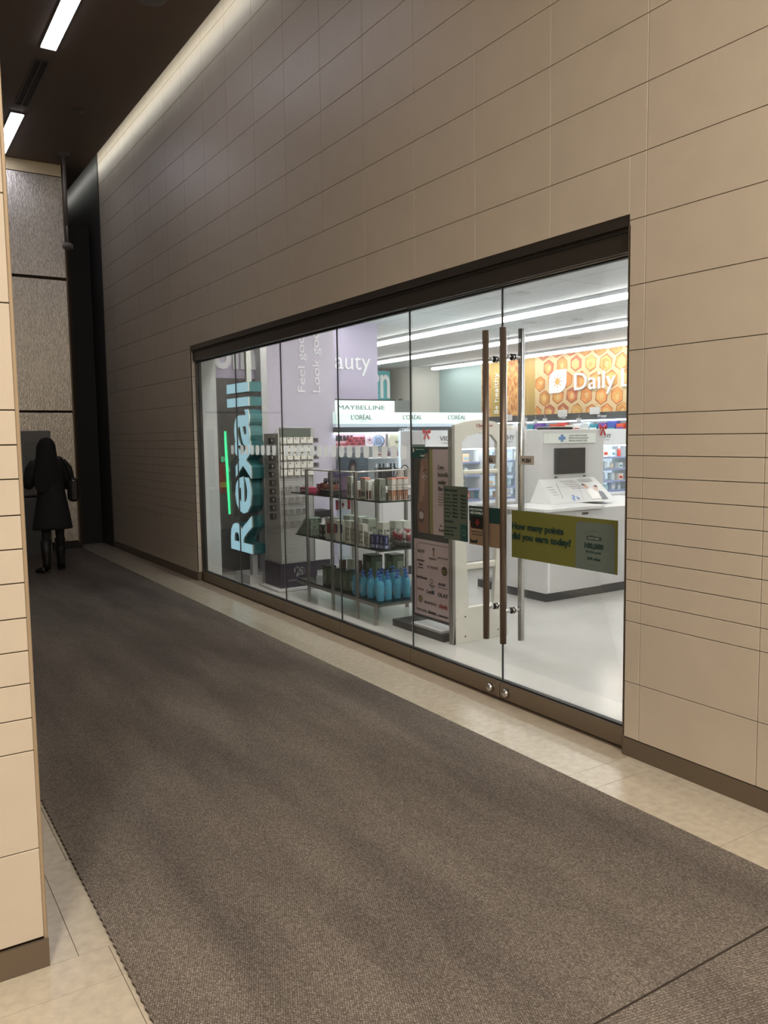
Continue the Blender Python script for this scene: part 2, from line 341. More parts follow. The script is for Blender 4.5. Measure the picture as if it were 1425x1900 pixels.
def ceil_light(y0, y1, label):
    t = thing('ceiling_light', (1.76, (y0+y1)/2, CZ), label, 'light', 'linear lights in the dark corridor ceiling')
    mb = MB(); mb.box((1.683, y0-.012, CZ-.014), (1.69, y1+.012, CZ+.0)); mb.box((1.83, y0-.012, CZ-.014), (1.838, y1+.012, CZ)); mb.box((1.683, y1, CZ-.014), (1.838, y1+.012, CZ)); mb.box((1.683, y0-.012, CZ-.014), (1.838, y0, CZ)); mb.build('housing', STEEL, t)
    mb = MB(); mb.box((1.691, y0+.001, CZ-.02), (1.829, y1-.001, CZ-.001)); mb.build('diffuser', STRIP, t)
ceil_light(5.9, 8.75, 'long linear ceiling light nearest the camera, cut by the top edge')
ceil_light(10.62, 12.1, 'linear ceiling light further away, partly behind the tiled pier')
t = thing('ceiling_vent', (1.76, 9.7, CZ), 'long grey slot air vent in dark ceiling between the two linear lights', 'vent')
mb = MB(); mb.box((1.685, 9.08, CZ-.008), (1.70, 10.35, CZ)); mb.box((1.753, 9.08, CZ-.008), (1.767, 10.35, CZ)); mb.box((1.82, 9.08, CZ-.008), (1.835, 10.35, CZ)); mb.box((1.685, 9.06, CZ-.008), (1.835, 9.08, CZ)); mb.box((1.685, 10.35, CZ-.008), (1.835, 10.37, CZ))
mb.build('frame', mat('vent_grey', (.09, .085, .08), .5), t)
mb = MB(); mb.box((1.70, 9.08, CZ-.002), (1.753, 10.35, CZ-.0005)); mb.box((1.767, 9.08, CZ-.002), (1.82, 10.35, CZ-.0005)); mb.build('slot', BLACK, t)
mb = MB(); mb.lathe([(.03, -.035), (.055, -.02), (.06, 0)], (2.349, 10.2, CZ)); tag(mb.build('smoke_detector', mat('det_grey', (.12, .11, .1), .5)), 'small round detector on the dark ceiling beyond the speaker', 'detector')
mb = MB(); mb.lathe([(.10, -.02), (.13, -.012), (.14, 0)], (2.34, 7.34, CZ), n=28); tag(mb.build('ceiling_speaker', mat('spk_grey', (.16, .15, .14), .5)), 'round grey ceiling speaker cut off by the top edge', 'speaker')
t = thing('sprinkler_pipe', (2.5, 11.8, CZ), 'thin grey pipe dropping from a round ceiling flange beside the rippled panel', 'pipe')
PG = mat('pipe_grey', (.17, .15, .14), .5)
MB().lathe([(.02, -.03), (.07, -.012), (.085, 0)], (2.5, 11.8, CZ)).build('flange', PG, t)
MB().tube([(2.5, 11.8, CZ-.02), (2.5, 11.8, 4.45)], .022).build('drop_pipe', PG, t)
MB().tube([(2.5, 11.8, 4.45), (2.5, 11.8, 4.2)], .014).build('lower_pipe', PG, t)
MB().lathe([(.025, -.04), (.065, -.03), (.07, .02), (.03, .05)], (2.5, 11.8, 4.17)).build('sprinkler_head', PG, t)

# back wall of the corridor: rippled glass cladding with a beige head
mb = MB(); mb.box((.36, 12.32, 0), (2.62, 12.42, CZ), TILED); mb.box((.36, 12.29, 5.22), (2.575, 12.32, CZ-.001), mat('tan_header', (.85, .72, .46), .5)); mb.box((.36, 12.30, 0), (2.6, 12.32, .09), BLACK)
for z0, z1 in ((.12, 1.955), (1.99, 3.80), (3.845, 5.21)): mb.box((.37, 12.30, z0), (2.56, 12.32, z1), RIPPLE)
mb.box((2.56, 12.29, .09), (2.58, 12.42, CZ), BASEB)
struct('wall_back', mb)
# grey machine / directory cabinet the person stands at
t = thing('wall_cabinet', (1.98, 12.1, 0), 'grey self-service machine against the back wall, in front of the person', 'machine')
GM = mat('machine_grey', (.20, .195, .19), .5); GM2 = mat('machine_light', (.17, .175, .17), .5)
MB().box((1.66, 11.98, .82), (2.19, 12.29, 1.70), bev=.01).build('upper_cabinet', GM, t)
MB().box((1.66, 11.85, .0), (2.12, 12.29, .79), bev=.01).build('lower_cabinet', GM2, t)
mb = MB(); mb.box((1.85, 11.972, 1.18), (2.0, 11.98, 1.55), GM2); [mb.box((1.88, 11.968, 1.47-.06*k), (1.97, 11.972, 1.49-.06*k), GM) for k in range(4)]; mb.build('notice_panel', GM2, t)

# ------------------------------------------------------------------ storefront
seams = [2.645, 3.601, 4.53, 5.515, 6.52, 7.54, 8.575]
mb = MB(); mb.box((WX+.004, OY0+.0, 2.50), (3.16, OY1-.002, OZ), HEADER); mb.box((3.05, OY0, 2.39), (3.15, OY1-.002, 2.50), HEADER)
mb.box((WX+.014, OY0, 2.515), (WX+.02, OY1, 2.52), BLACK); mb.box((3.045, OY0+.0, 2.478), (3.052, OY1-.002, 2.486), BLACK); mb.box((3.1, OY0, 2.378), (3.13, OY1-.002, 2.39), BLACK)
struct('trim_header', mb)
mb = MB(); mb.box((3.075, OY1-.022, .0), (3.135, OY1-.001, 2.39), HEADER); mb.box((WX, OY0-.006, .09), (3.13, OY0+.006, 2.5), BASEB); mb.box((WX+.002, OY0-.004, 0), (3.13, OY0+.008, .09), BASEB)
struct('trim_jamb', mb)
mb = MB(); mb.box((3.06, OY0+.01, .0005), (3.16, OY1-.02, .006)); struct('trim_threshold', mb, RAIL)
for k in range(6):
    y0, y1 = seams[k]+.003, seams[k+1]-.003; door = k < 2
    t = sthing(('door_%d' % (k+1)) if door else 'window_%d' % (k-1), (3.1, (y0+y1)/2, 0))
    zb = .112
    mb = MB(); mb.box((3.094, y0, zb), (3.106, y1, 2.38), GLASS); mb.build('glass_pane', GLASS, t)
    mb = MB(); mb.box((3.0945, y0-.001, zb), (3.1055, y0, 2.38)); mb.box((3.0945, y1, zb), (3.1055, y1+.001, 2.38), BLACK); mb.build('glass_edge', GEDGE, t)
    mb = MB(); mb.box((3.072, y0, .008), (3.128, y1, .108), RAIL, bev=.003); mb.box((3.085, y0, .108), (3.115, y1, .116), BLACK); mb.build('bottom_rail', RAIL, t)
    if door:
        MB().box((3.072, y0, 2.385), (3.128, y1, 2.475), bev=.002).build('top_rail', BASEB if k == 0 else HEADER, t)
        hy = 3.515 if k == 0 else 3.665
        for side, hx in (('outer', 3.03), ('inner', 3.165)):
            z0, z1 = (.36, 2.145)
            hb = MB().tube([(hx, hy, z0), (hx, hy, z1)], .019, n=14).build('pull_handle', BRASS if side == 'outer' else STEEL, t)
            for hz in (.545, 1.985):
                m2 = MB(); m2.tube([(hx, hy, hz), (3.1, hy, hz)], .013, STEEL); m2.tube([(3.1-(.012 if side == 'outer' else -.007), hy, hz), (3.1-(.007 if side == 'outer' else -.012), hy, hz)], .019, BLACK)
                m2.build('standoff', STEEL, t)
        ky = 3.535 if k == 0 else 3.675
        MB().tube([(3.072, ky, .055), (3.055, ky, .055), (3.045, ky, .055)], [.026, .024, .015], n=16).build('lock_cylinder', STEEL, t)
        py = 3.39 if k == 0 else 3.71
        pl = MB().box((3.0915, py-.06, 1.385), (3.0935, py+.06, 1.435)).build('push_plate', mat('plate_grey', (.45, .43, .4), .4), t)
        lettering(pl, [dict(s='PUSH' if k == 0 else 'PULL', o=(3.0912, py+.035, 1.398), u=UX, v=VX, h=.022, w=.07, m=DKTX, bold=.03)])

def decal(name, y0, y1, z0, z1, m, label, cat='window decal', group=None, x=3.093):
    t = thing(name, (x, (y0+y1)/2, (z0+z1)/2), label, cat, group); MB().box((x-.0012, y0, z0), (x, y1, z1)).build('sheet', m, t); return t
# green points banner
OL = col('66682f', .5); DG = col('12302c', .5)
t = decal('window_sign', 2.735, 3.512, .857, 1.126, OL, 'olive green banner on the right door asking about points earned', 'sign')
mb = MB(); mb.prism([(0, 0), (.262, 0), (.262, .225), (.245, .245), (.02, .245), (0, .225)], (3.0905, 3.015, .858), UX, VX, .001, col('5f6b66', .5))
mb.build('phone_picture', None, t)
mb = MB()
def ring(mb, cy, cz, r, w, m, x=3.089, n=28, a0=0, a1=2*math.pi, sq=1):
    for i in range(n):
        a = a0+(a1-a0)*i/n; b = a0+(a1-a0)*(i+1)/n
        P = [Vector((x, cy-math.cos(q)*rr, cz+math.sin(q)*rr*sq)) for q, rr in ((a, r), (b, r), (b, r+w), (a, r+w))]
        mb.add(P, [(0, 1, 2, 3)], m)
ring(mb, 2.886, .975, .088, .003, col('656a62')); ring(mb, 2.90, 1.028, .014, .004, DG, sq=.55)
mb.prism([(0, 0), (.1, 0), (.1, .018), (0, .018)], (3.0892, 2.938, 1.015), UX, VX, .0004, col('3a4644')); mb.build('phone_details', None, t)
lettering(t, [dict(s='How many points', o=(3.0905, 3.508, 1.022), u=UX, v=VX, h=.036, w=.405, m=DG, bold=.025), dict(s='did you earn today?', o=(3.0905, 3.508, .965), u=UX, v=VX, h=.036, w=.46, m=DG, bold=.025),
  dict(s='100,000', o=(3.0892, 2.95, .972), u=UX, v=VX, h=.026, w=.125, m=DG, bold=.02), dict(s='Be Well points', o=(3.0892, 2.94, .948), u=UX, v=VX, h=.011, w=.10, m=DG), dict(s='$40 value', o=(3.0892, 2.93, .912), u=UX, v=VX, h=.015, w=.085, m=DG), dict(s='Good work', o=(3.0885, 2.925, 1.02), u=UX, v=VX, h=.009, w=.07, m=col('9aa098'))])
# store hours
GG = col('565f54', .5)
t = decal('store_hours_sign', 3.913, 4.16, .90, 1.238, GG, 'grey-green store hours sign stuck on the left door beside the poster', 'sign')
MB().box((3.0905, 3.918, .903), (3.0915, 3.985, 1.005)).build('card_picture', col('1d4643'), t)
mb = MB(); ring(mb, 3.952, .955, .016, .003, col('6f8f8a'), x=3.0902); mb.build('card_logo', None, t)
items = [dict(s='Store hours', o=(3.0905, 4.145, 1.205), u=UX, v=VX, h=.016, w=.125, m=DG, bold=.02), dict(s='Rexall.ca', o=(3.0905, 4.145, 1.008), u=UX, v=VX, h=.016, w=.09, m=DG),
  dict(s='Use your Be Well', o=(3.0905, 4.148, .972), u=UX, v=VX, h=.011, w=.12, m=DG, bold=.01), dict(s='card to earn', o=(3.0905, 4.148, .95), u=UX, v=VX, h=.011, w=.085, m=DG, bold=.01), dict(s='rewards today', o=(3.0905, 4.148, .928), u=UX, v=VX, h=.011, w=.095, m=DG, bold=.01)]
for i, d in enumerate(['Monday', 'Tuesday', 'Wednesday', 'Thursday', 'Friday', 'Saturday', 'Sunday']):
    z = 1.178-.0225*i; h2 = '10am' if i > 4 else '8am'
    items += [dict(s=d, o=(3.0905, 4.147, z), u=UX, v=VX, h=.009, w=.012+.007*len(d), m=DG), dict(s=h2, o=(3.0905, 4.065, z), u=UX, v=VX, h=.011, w=.05, m=DG, bold=.05), dict(s='10pm' if i < 5 else '6pm', o=(3.0905, 3.982, z), u=UX, v=VX, h=.011, w=.05, m=DG, bold=.05)]
lettering(t, items)
# naloxone notice, both sides of the handle
t = decal('window_notice', 3.60+.01, 3.9, .893, 1.127, col('8f7762', .5), 'tan and teal notice with a black kit pouch, behind the door handles', 'sign')
MB().box((3.0908, 3.61, 1.035), (3.0918, 3.9, 1.127)).build('teal_band', col('1c3f3e'), t)
mb = MB(); mb.prism([(.01, 0), (.12, 0), (.13, .01), (.13, .065), (.12, .075), (.01, .075), (0, .065), (0, .01)], (3.0902, 3.885, .992), UX, VX, .0005, col('1a1413')); mb.prism([(0, 0), (.012, 0), (.012, .04), (0, .04)], (3.0896, 3.825, 1.01), UX, VX, .0004, col('8c2f2c')); mb.prism([(0, 0), (.04, 0), (.04, .012), (0, .012)], (3.0896, 3.839, 1.024), UX, VX, .0004, col('8c2f2c')); mb.build('kit_pouch', None, t)
lettering(t, [dict(s='NALOXONE KITS', o=(3.0903, 3.89, 1.102), u=UX, v=VX, h=.013, w=.16, m=col('b9c4bf'), bold=.03), dict(s='ARE AVAILABLE', o=(3.0903, 3.89, 1.08), u=UX, v=VX, h=.014, w=.16, m=col('b9c4bf'), bold=.04), dict(s='available here. Ask', o=(3.0905, 3.88, .97), u=UX, v=VX, h=.008, w=.13, m=DG), dict(s='the pharmacist', o=(3.0905, 3.87, .953), u=UX, v=VX, h=.008, w=.10, m=DG), dict(s='Rexall', o=(3.0905, 3.888, .905), u=UX, v=VX, h=.02, w=.065, m=DG, bold=.03)])
t = decal('window_sticker', 4.36, 4.512, 1.408, 1.497, col('244f4b', .5), 'small teal card sticker at the top of the poster, by the glass seam', 'sticker')
MB().box((3.0908, 4.36, 1.482), (3.0918, 4.512, 1.494)).build('top_band', col('8e9c96'), t)
lettering(t, [dict(s='Rexall', o=(3.0903, 4.405, 1.418), u=UX, v=VX, h=.014, w=.04, m=col('b9c4bf')), dict(s='Have your card ready', o=(3.0903, 4.46, 1.462), u=UX, v=VX, h=.006, w=.09, m=col('b9c4bf'))])
MB().prism([(0, 0), (.014, .004), (.018, .02), (.006, .034), (0, .03)], (3.0903, 4.498, 1.444), UX, VX, .0004, col('c9c4bc')).build('card_icon', None, t)
# frosted anti-collision dots along the fixed glazing
FROST = bpy.data.materials.new('frosted_film'); FROST.use_nodes = True; nt = FROST.node_tree; nt.nodes.clear()
o_ = nt.nodes.new('ShaderNodeOutputMaterial'); a1 = nt.nodes.new('ShaderNodeBsdfTranslucent'); a1.inputs[0].default_value = (.9, .92, .92, 1); a2 = nt.nodes.new('ShaderNodeBsdfDiffuse'); a2.inputs[0].default_value = (.75, .77, .77, 1)
m1 = nt.nodes.new('ShaderNodeMixShader'); m1.inputs[0].default_value = .4; a3 = nt.nodes.new('ShaderNodeBsdfTransparent'); m2 = nt.nodes.new('ShaderNodeMixShader'); m2.inputs[0].default_value = .3
nt.links.new(a1.outputs[0], m1.inputs[1]); nt.links.new(a2.outputs[0], m1.inputs[2]); nt.links.new(m1.outputs[0], m2.inputs[1]); nt.links.new(a3.outputs[0], m2.inputs[2]); nt.links.new(m2.outputs[0], o_.inputs[0])
k = 0; y = 7.66; names = []
while y > 4.56:
    if min(abs(y-s) for s in seams) > .045:
        names.append(y)
    y -= .122
for i, y in enumerate(names):
    mb = MB(); P = [(a*1.12, b) for a, b in [(-.036, .012), (-.030, .002), (-.01, -.002), (.018, 0), (.03, .01), (.036, .05), (.033, .078), (.022, .088), (-.02, .09), (-.034, .08)]]
    mb.prism(P, (3.0925, y, 1.40), UX, VX, .0008, FROST)
    tag(mb.build('frosted_window_mark', None, None, (3.0925, y, 1.40)), 'frosted rounded mark on the shop glass, %s from the left in the row' % ORD[i], 'window decal', 'frosted marks in a row across the fixed shop glass')

# ------------------------------------------------------------------ store shell
SC = 3.1; SX = 11.2
mb = MB(); mb.box((3.08, .5, -.05), (SX+.1, 17.1, 0)); struct('floor_store', mb, STOREF)
cm = bpy.data.materials.new('store_ceiling_tiles'); cm.use_nodes = True; nt = cm.node_tree; b = nt.nodes['Principled BSDF']
tc = nt.nodes.new('ShaderNodeTexCoord'); br = nt.nodes.new('ShaderNodeTexBrick'); br.offset = 0; br.inputs['Scale'].default_value = 1; br.inputs['Mortar Size'].default_value = .007; br.inputs['Brick Width'].default_value = .61; br.inputs['Row Height'].default_value = 1.22
br.inputs['Color1'].default_value = br.inputs['Color2'].default_value = (.60, .62, .635, 1); br.inputs['Mortar'].default_value = (.36, .375, .39, 1)
nt.links.new(tc.outputs['Object'], br.inputs['Vector']); nt.links.new(br.outputs[0], b.inputs['Base Color']); b.inputs['Roughness'].default_value = .8
mb = MB(); mb.box((3.121, .4, SC), (SX+.1, 17.1, SC+.1)); struct('ceiling_store', mb, cm)
mb = MB(); mb.box((SX, .4, 0), (SX+.1, 13.5, SC), OFFW); mb.box((SX, 13.5, 0), (SX+.1, 17, SC), mat('teal_grey_paint', (.36, .47, .47), .6)); struct('wall_store_far', mb)
mb = MB(); mb.box((9.0, 16.2, 0), (SX, 16.3, SC), mat('warm_grey_paint', (.5, .49, .46), .6)); mb.box((10.45, 15.2, 0), (SX, 16.2, SC), mat('cream_column', (.62, .61, .57), .6)); struct('wall_store_back', mb)
mb = MB(); mb.box((3.37, .4, 0), (SX, .5, SC)); struct('wall_store_right', mb, OFFW)
# lilac feature walls
t = sthing('wall_store_left'); mb = MB(); mb.box((3.306, 9.0, 0), (4.2, 9.1, 2.25), GREYW); mb.box((3.306, 8.99, 2.25), (3.93, 9.1, SC), LILAC); mb.box((4.75, 9.67, 0), (6.07, 9.75, SC), LILAC); mb.box((6.07, 9.75, 0), (6.1, 16.3, SC), OFFW); mb.box((6.1, 16.2, 0), (9, 16.3, SC), OFFW)
mb.build('wall_panel', LILAC, t)
mb = MB(); mb.box((3.94, 8.7, 0), (4.845, 9.7, SC)); fg = mb.build('column', LILAC2, t); 
lettering(t, [dict(s='Beauty', o=(5.06, 9.665, 2.465), u=UY, v=VY, h=.235, w=.885, m=LETW), dict(s='oin', o=(3.42, 8.985, 2.37), u=UY, v=VY, h=.36, w=.52, m=LETW, bold=.03),
 dict(s='Feel good.', o=(4.44, 8.695, 2.09), u=(0, 0, 1), v=(-1, 0, 0), h=.095, w=.80, m=LETW), dict(s='Look good.', o=(4.635, 8.695, 2.09), u=(0, 0, 1), v=(-1, 0, 0), h=.095, w=.86, m=LETW)])
t = thing('hanging_sign', (9.85, 15.6, 2.7), 'teal hanging sign with large white letters far back, right of lilac wall', 'sign')
MB().box((8.6, 15.6, 2.35), (10.12, 15.64, 3.02)).build('board', mat('teal_board', (.12, .46, .50), .5), t)
lettering(t, [dict(s='rn', o=(9.62, 15.595, 2.42), u=UY, v=VY, h=.52, w=.47, m=LETW, bold=.01, ink=True)])
MB().tube([(9.9, 15.62, 3.02), (9.9, 15.62, SC)], .01).build('hanger', STEEL, t)

# fluorescent rows
def tube_row(x, y0, y1, label, tm=None):
    t = thing('fluorescent_light_row', (x, (y0+y1)/2, SC), label, 'light', 'rows of fluorescent lights on the shop ceiling')
    mb = MB(); mb.prism([(-.11, 0), (-.075, -.035), (.075, -.035), (.11, 0)], (x, y0, SC-.005), (1, 0, 0), (0, 0, 1), (y1-y0)); mb.build('housing', mat('fixture_grey', (.42, .44, .46), .4), t)
    n = int(round((y1-y0)/1.22)); L = (y1-y0)/n
    for i in range(n):
        m2 = MB(); m2.box((x-.06, y0+i*L+.02, SC-.085), (x+.06, y0+(i+1)*L-.02, SC-.045), bev=.012); m2.build('lamp_diffuser', tm or TUBE, t)
        m3 = MB(); m3.box((x-.02, y0+i*L+L*.5-.02, SC-.045), (x+.02, y0+i*L+L*.5+.02, SC-.035)); m3.build('clip', STEEL, t)
tube_row(3.51, 1.2, 7.9, 'added unseen fill light row behind the window header, brightening the window goods', TUBE_FILL)  # unseen row, added to brighten the goods that face the window
tube_row(5.35, 1.2, 9.5, 'fluorescent light row nearest the shop front, above the glass top edge')
tube_row(7.10, 3.5, 13.4, 'fluorescent light row nearest the camera of those in view')
tube_row(8.87, 5.0, 15.6, 'middle fluorescent light row on the shop ceiling')
tube_row(10.8, 5.5, 14.9, 'fluorescent light row furthest in, just above the honeycomb banner')
for (x, y, lab) in ((7.9, 8.6, 'round ceiling speaker between the first and second light rows'), (6.2, 6.9, 'round ceiling vent ahead of the first light row'), (9.8, 9.6, 'round ceiling disc between the second and third light rows')):
    MB_ = MB().lathe([(.08, -.012), (.11, -.006), (.12, 0)], (x, y, SC-.001), n=24).build('ceiling_disc', mat('disc_grey', (.45, .46, .47), .5)); tag(MB_, lab, 'ceiling fitting')
o = MB().box((8.2, 8.0, SC-.02), (8.3, 8.1, SC-.001)).build('exit_box', mat('disc_grey', (.45, .46, .47), .5)); o.name = 'ceiling_sensor'; tag(o, 'small square sensor on the shop ceiling near the right edge', 'sensor')
o = MB().lathe([(.01, -.06), (.05, -.05), (.05, -.01), (.06, 0)], (5.6, 8.3, SC-.001)).build('security_camera', OFFW); tag(o, 'small white dome camera on shop ceiling above the lilac wall', 'camera')

# far wall banner
BX = SX - .02
t = thing('wall_banner', (BX, 11, 2.5), 'long golden wall banner with honeycomb picture and white lettering above the coolers', 'banner')
mb = MB(); mb.box((BX, 8.2, 1.93), (SX-.001, 12.02, SC-.03), mat('comb_wall', (.66, .50, .29), .5))
HC = [mat('comb_amber', (.58, .27, .09), .5, noise=.35, nscale=5), mat('comb_gold', (.66, .38, .13), .5, noise=.3, nscale=5), mat('comb_red', (.48, .16, .10), .5, noise=.4, nscale=5), mat('comb_rim', (.40, .13, .05), .5), mat('comb_light', (.72, .46, .2), .5), mat('comb_orange', (.75, .30, .10), .5, noise=.4, nscale=6)]
rh = random.Random(3); pitch = .36
for rr_ in range(-1, 5):
    for cc in range(-1, 13):
        cy = 11.98 - (cc+.5*(rr_ % 2))*pitch - .05*rr_; cz = 1.96 + rr_*pitch*.80 + .03*math.sin(cc)
        if not (8.3 < cy < 11.99): continue
        red = (cc < 3 and rr_ <= 1 and cc > 0) or (cc < 3 and rr_ >= 3)
        def hexa(r0, dx, dz, m, x, jit=.012):
            P = [(cy + dx + (r0+rh.uniform(-jit, jit))*math.cos(k*math.pi/3+.5+.12), cz + dz + (r0+rh.uniform(-jit, jit))*math.sin(k*math.pi/3+.5+.12)) for k in range(6)]
            Q = []
            for k in range(6):      # clip softly to the picture
                Q.append((min(12.015, P[k][0]), min(SC-.032, max(1.932, P[k][1]))))
            mb.add([(x, a, b) for a, b in Q], [tuple(range(5, -1, -1))], m)
        hexa(.158, 0, 0, HC[3], BX-.001); hexa(.143, 0, 0, HC[2] if red and rh.random() < .75 else HC[rh.choice([0, 5, 1])], BX-.0015)
        hexa(.10, .015, -.012, HC[rh.choice([1, 4, 5, 0])], BX-.002, .022); hexa(.055, rh.uniform(-.03, .03), rh.uniform(-.03, .03), HC[rh.choice([4, 4, 1])], BX-.0025, .02)
mb.build('honeycomb_picture', HONEY, t)
MB().box((BX, 12.02, 1.93), (SX-.001, 12.47, SC-.03)).build('gold_strip', mat('gold_print', (.50, .34, .12), .5), t)
MB().box((BX, 12.47, 1.93), (SX-.001, 13.02, SC-.03)).build('grain_picture', PASTA, t)
MB().box((BX, 13.02, 1.93), (SX-.001, 13.36, SC-.03)).build('text_strip', mat('gold_print2', (.50, .37, .12), .5), t)
MB().box((BX, 13.36, 1.93), (SX-.001, 13.66, SC-.03)).build('wheat_picture', PASTA, t)
mb = MB(); P = [(0, 0)] + [(.24+.22*math.sin(a*math.pi/16), .22-.22*math.cos(a*math.pi/16)) for a in range(1, 8)] + [(.46, .44)] + [(.22-.22*math.sin(a*math.pi/16), .22+.22*math.cos(a*math.pi/16)) for a in range(1, 8)]
mb.prism([(a, b) for a, b in P], (BX-.014, 11.62, 2.33), UX, VX, .008, LETW); mb.build('leaf_emblem', LETW, t)
mb = MB(); ring(mb, 11.39, 2.55, 0, .065, mat('sun_gold', (.75, .42, .15), .5), x=BX-.016)
for i in range(8):
    a = i*math.pi/4; mb.prism([(-.015, .085), (.015, .085), (0, .13)], (BX-.016, 11.39, 2.55), (0, -math.cos(a), math.sin(a)), (0, math.sin(a), math.cos(a)), .001, mat('sun_gold', (.75, .42, .15), .5))
mb.build('sun_emblem', None, t)
lettering(t, [dict(s='Daily', o=(BX-.010, 10.95, 2.36), u=UX, v=VX, h=.31, w=.98, m=LETW), dict(s='Living', o=(BX-.010, 9.84, 2.36), u=UX, v=VX, h=.31, w=1.2, m=LETW), dict(s='Be', o=(BX-.006, 13.12, 2.0), u=(0, 0, 1), v=(0, 1, 0), h=.12, w=.16, m=LETW), dict(s='healthy', o=(BX-.006, 13.12, 2.24), u=(0, 0, 1), v=(0, 1, 0), h=.12, w=.60, m=LETW)])

# coolers below the banner
t = thing('cooler_row', (10.85, 11, 0), 'row of lit wall coolers under the honeycomb banner', 'cooler')
MB().box((10.75, 8.0, 1.80), (11.17, 13.6, 1.925)).build('dark_fascia', mat('fascia_dark', (.08, .085, .09), .5), t)
MB().box((11.0, 8.0, 0), (11.17, 13.6, 1.80)).build('back_panel', WHITE, t)
mb = MB(); [mb.box((10.6, 8.0, z), (11.0, 13.6, z+.03)) for z in (.2, .6, .95, 1.25, 1.5)]; mb.build('shelf', WHITE, t)
MB().box((10.74, 8.05, 1.775), (10.80, 13.55, 1.798)).build('fascia_lamp', mat('cool_led', (.9, .95, 1), .3, emit=7, ecol='#eaf6ff'), t)
lettering(t, [dict(s='Dairy', o=(10.745, 11.95, 1.835), u=UX, v=VX, h=.05, w=.2, m=LETW), dict(s='Milk', o=(10.745, 10.9, 1.835), u=UX, v=VX, h=.05, w=.16, m=LETW), dict(s='Water', o=(10.745, 10.0, 1.835), u=UX, v=VX, h=.05, w=.22, m=LETW)])
pc = ['c4463e', 'd8dde2', '4a5aa8', 'e9e3d8', '3f8fa0', 'cf5a3c', 'f0f0f0', '7a4a9a']
for i in range(22):
    y = 12.5-.2*i; c = pc[(i*3) % 8]; tt = thing('drink_carton', (10.8, y, 1.53), '%s carton on the top cooler shelf, %s from the left' % ({'c4463e': 'red', 'd8dde2': 'pale grey', '4a5aa8': 'blue', 'e9e3d8': 'cream', '3f8fa0': 'teal', 'cf5a3c': 'orange', 'f0f0f0': 'white', '7a4a9a': 'purple'}[c], ORD[i]), 'carton', 'cartons on the top cooler shelf')
    MB().box((10.76, y-.08, 1.531), (10.9, y+.08, 1.72+.02*(i % 3))).build('carton', col(c), tt); MB().box((10.755, y-.07, 1.60), (10.76, y+.07, 1.66)).build('label_band', col(pc[(i*3+2) % 8]), tt)
for i, (y, z) in enumerate(((12.22, 1.89), (11.75, 1.80), (11.45, 1.80), (11.2, 1.82), (10.75, 1.93), (10.35, 1.80), (9.98, 1.95))):
    tt = thing('hanging_price_card', (10.66, y, z), 'small white price card hanging in front of cooler fascia, %s from the left' % ORD[i], 'price card', 'white price cards hanging in front of the cooler fascia')
    s_ = .1 if z > 1.85 else .05
    MB().box((10.66, y-s_, z-s_*.6), (10.666, y+s_, z+s_*.6), rz=.15).build('card', WHITE, tt); MB().tube([(10.663, y, z+s_*.6), (10.663, y, z+s_*.6+.06), (10.74, y, z+s_*.6+.06)], .004).build('hook', STEEL, tt)

# ------------------------------------------------------------------ products
def carton(x, y, z, wx, wy, h, m, label, cat='box', group=None, name='product_carton', patch=None, rz=0, lid=None, txt=None, face='x'):
    """carton with front face towards -x, width wy, depth wx; lower middle front edge near (x,y)"""
    t = thing(name, (x+wx/2, y, z), label, cat, group)
    mb = MB(); mb.box((x, y-wy/2, z), (x+wx, y+wy/2, z+h), bev=.0015); mb.build('carton', m, t)
    if lid: MB().box((x-.0008, y-wy/2-.0008, z+h*.94), (x+wx+.0008, y+wy/2+.0008, z+h+.001)).build('lid', lid, t)
    e = .0012
    if patch:
        q = MB()
        for (a0, a1, b0, b1, c) in patch:
            q.box((x-e, y+wy/2-wy*a1, z+h*b0), (x, y+wy/2-wy*a0, z+h*b1), c); q.box((x+wx*a0, y-wy/2-e, z+h*b0), (x+wx*a1, y-wy/2, z+h*b1), c); e += .0006
        q.build('printed_picture', None, t)
    if txt:
        lettering(t, [dict(s=s, o=(x-e-.0004, y+wy*.38, z+h*zz), u=UX, v=VX, h=hh, w=wy*.76, m=c) for s, zz, hh, c in txt] + [dict(s=s, o=(x+wx*.12, y-wy/2-e-.0004, z+h*zz), u=UY, v=VY, h=hh, w=wx*.76, m=c) for s, zz, hh, c in txt])
    if rz: t.rotation_euler.z = rz
    return t
def dup(root, loc, label, rz=0):
    r = root.copy(); C.objects.link(r); r.location = loc; r['label'] = label; r.rotation_euler = (0, 0, rz)
    for ch in list(root.children):
        c = ch.copy(); C.objects.link(c); c.parent = r
        for g_ in ch.children:
            d = g_.copy(); C.objects.link(d); d.parent = c
    return r

# ------------------------------------------------------------------ glass display shelving behind the window
Zb, Zm, Zt = .19, .63, 1.03
t = thing('glass_display_table', (3.8, 6.3, 0), 'glass shelf display stand with metal posts just behind the shop window', 'display stand')
def gshelf(y0, y1, z, x0=3.5, x1=4.12):
    mb = MB(); mb.box((x0+.002, y0+.002, z-.012), (x1-.002, y1-.002, z-.001), GSHELF)
    mb.box((x0, y0, z-.013), (x0+.002, y1, z-.001), GSEDGE); mb.box((x0+.002, y0, z-.013), (x1, y0+.002, z-.001), GSEDGE); mb.box((x0+.002, y1-.002, z-.013), (x1, y1, z-.001), GSEDGE); mb.box((x1-.002, y0+.002, z-.013), (x1, y1-.002, z-.001), GSEDGE)
    mb.build('glass_shelf', GSHELF, t)
gshelf(5.56, 7.20, Zt); gshelf(5.56, 7.12, Zm); gshelf(5.58, 7.10, Zb)
PM = mat('post_metal', (.30, .29, .27), .35, metal=.7)
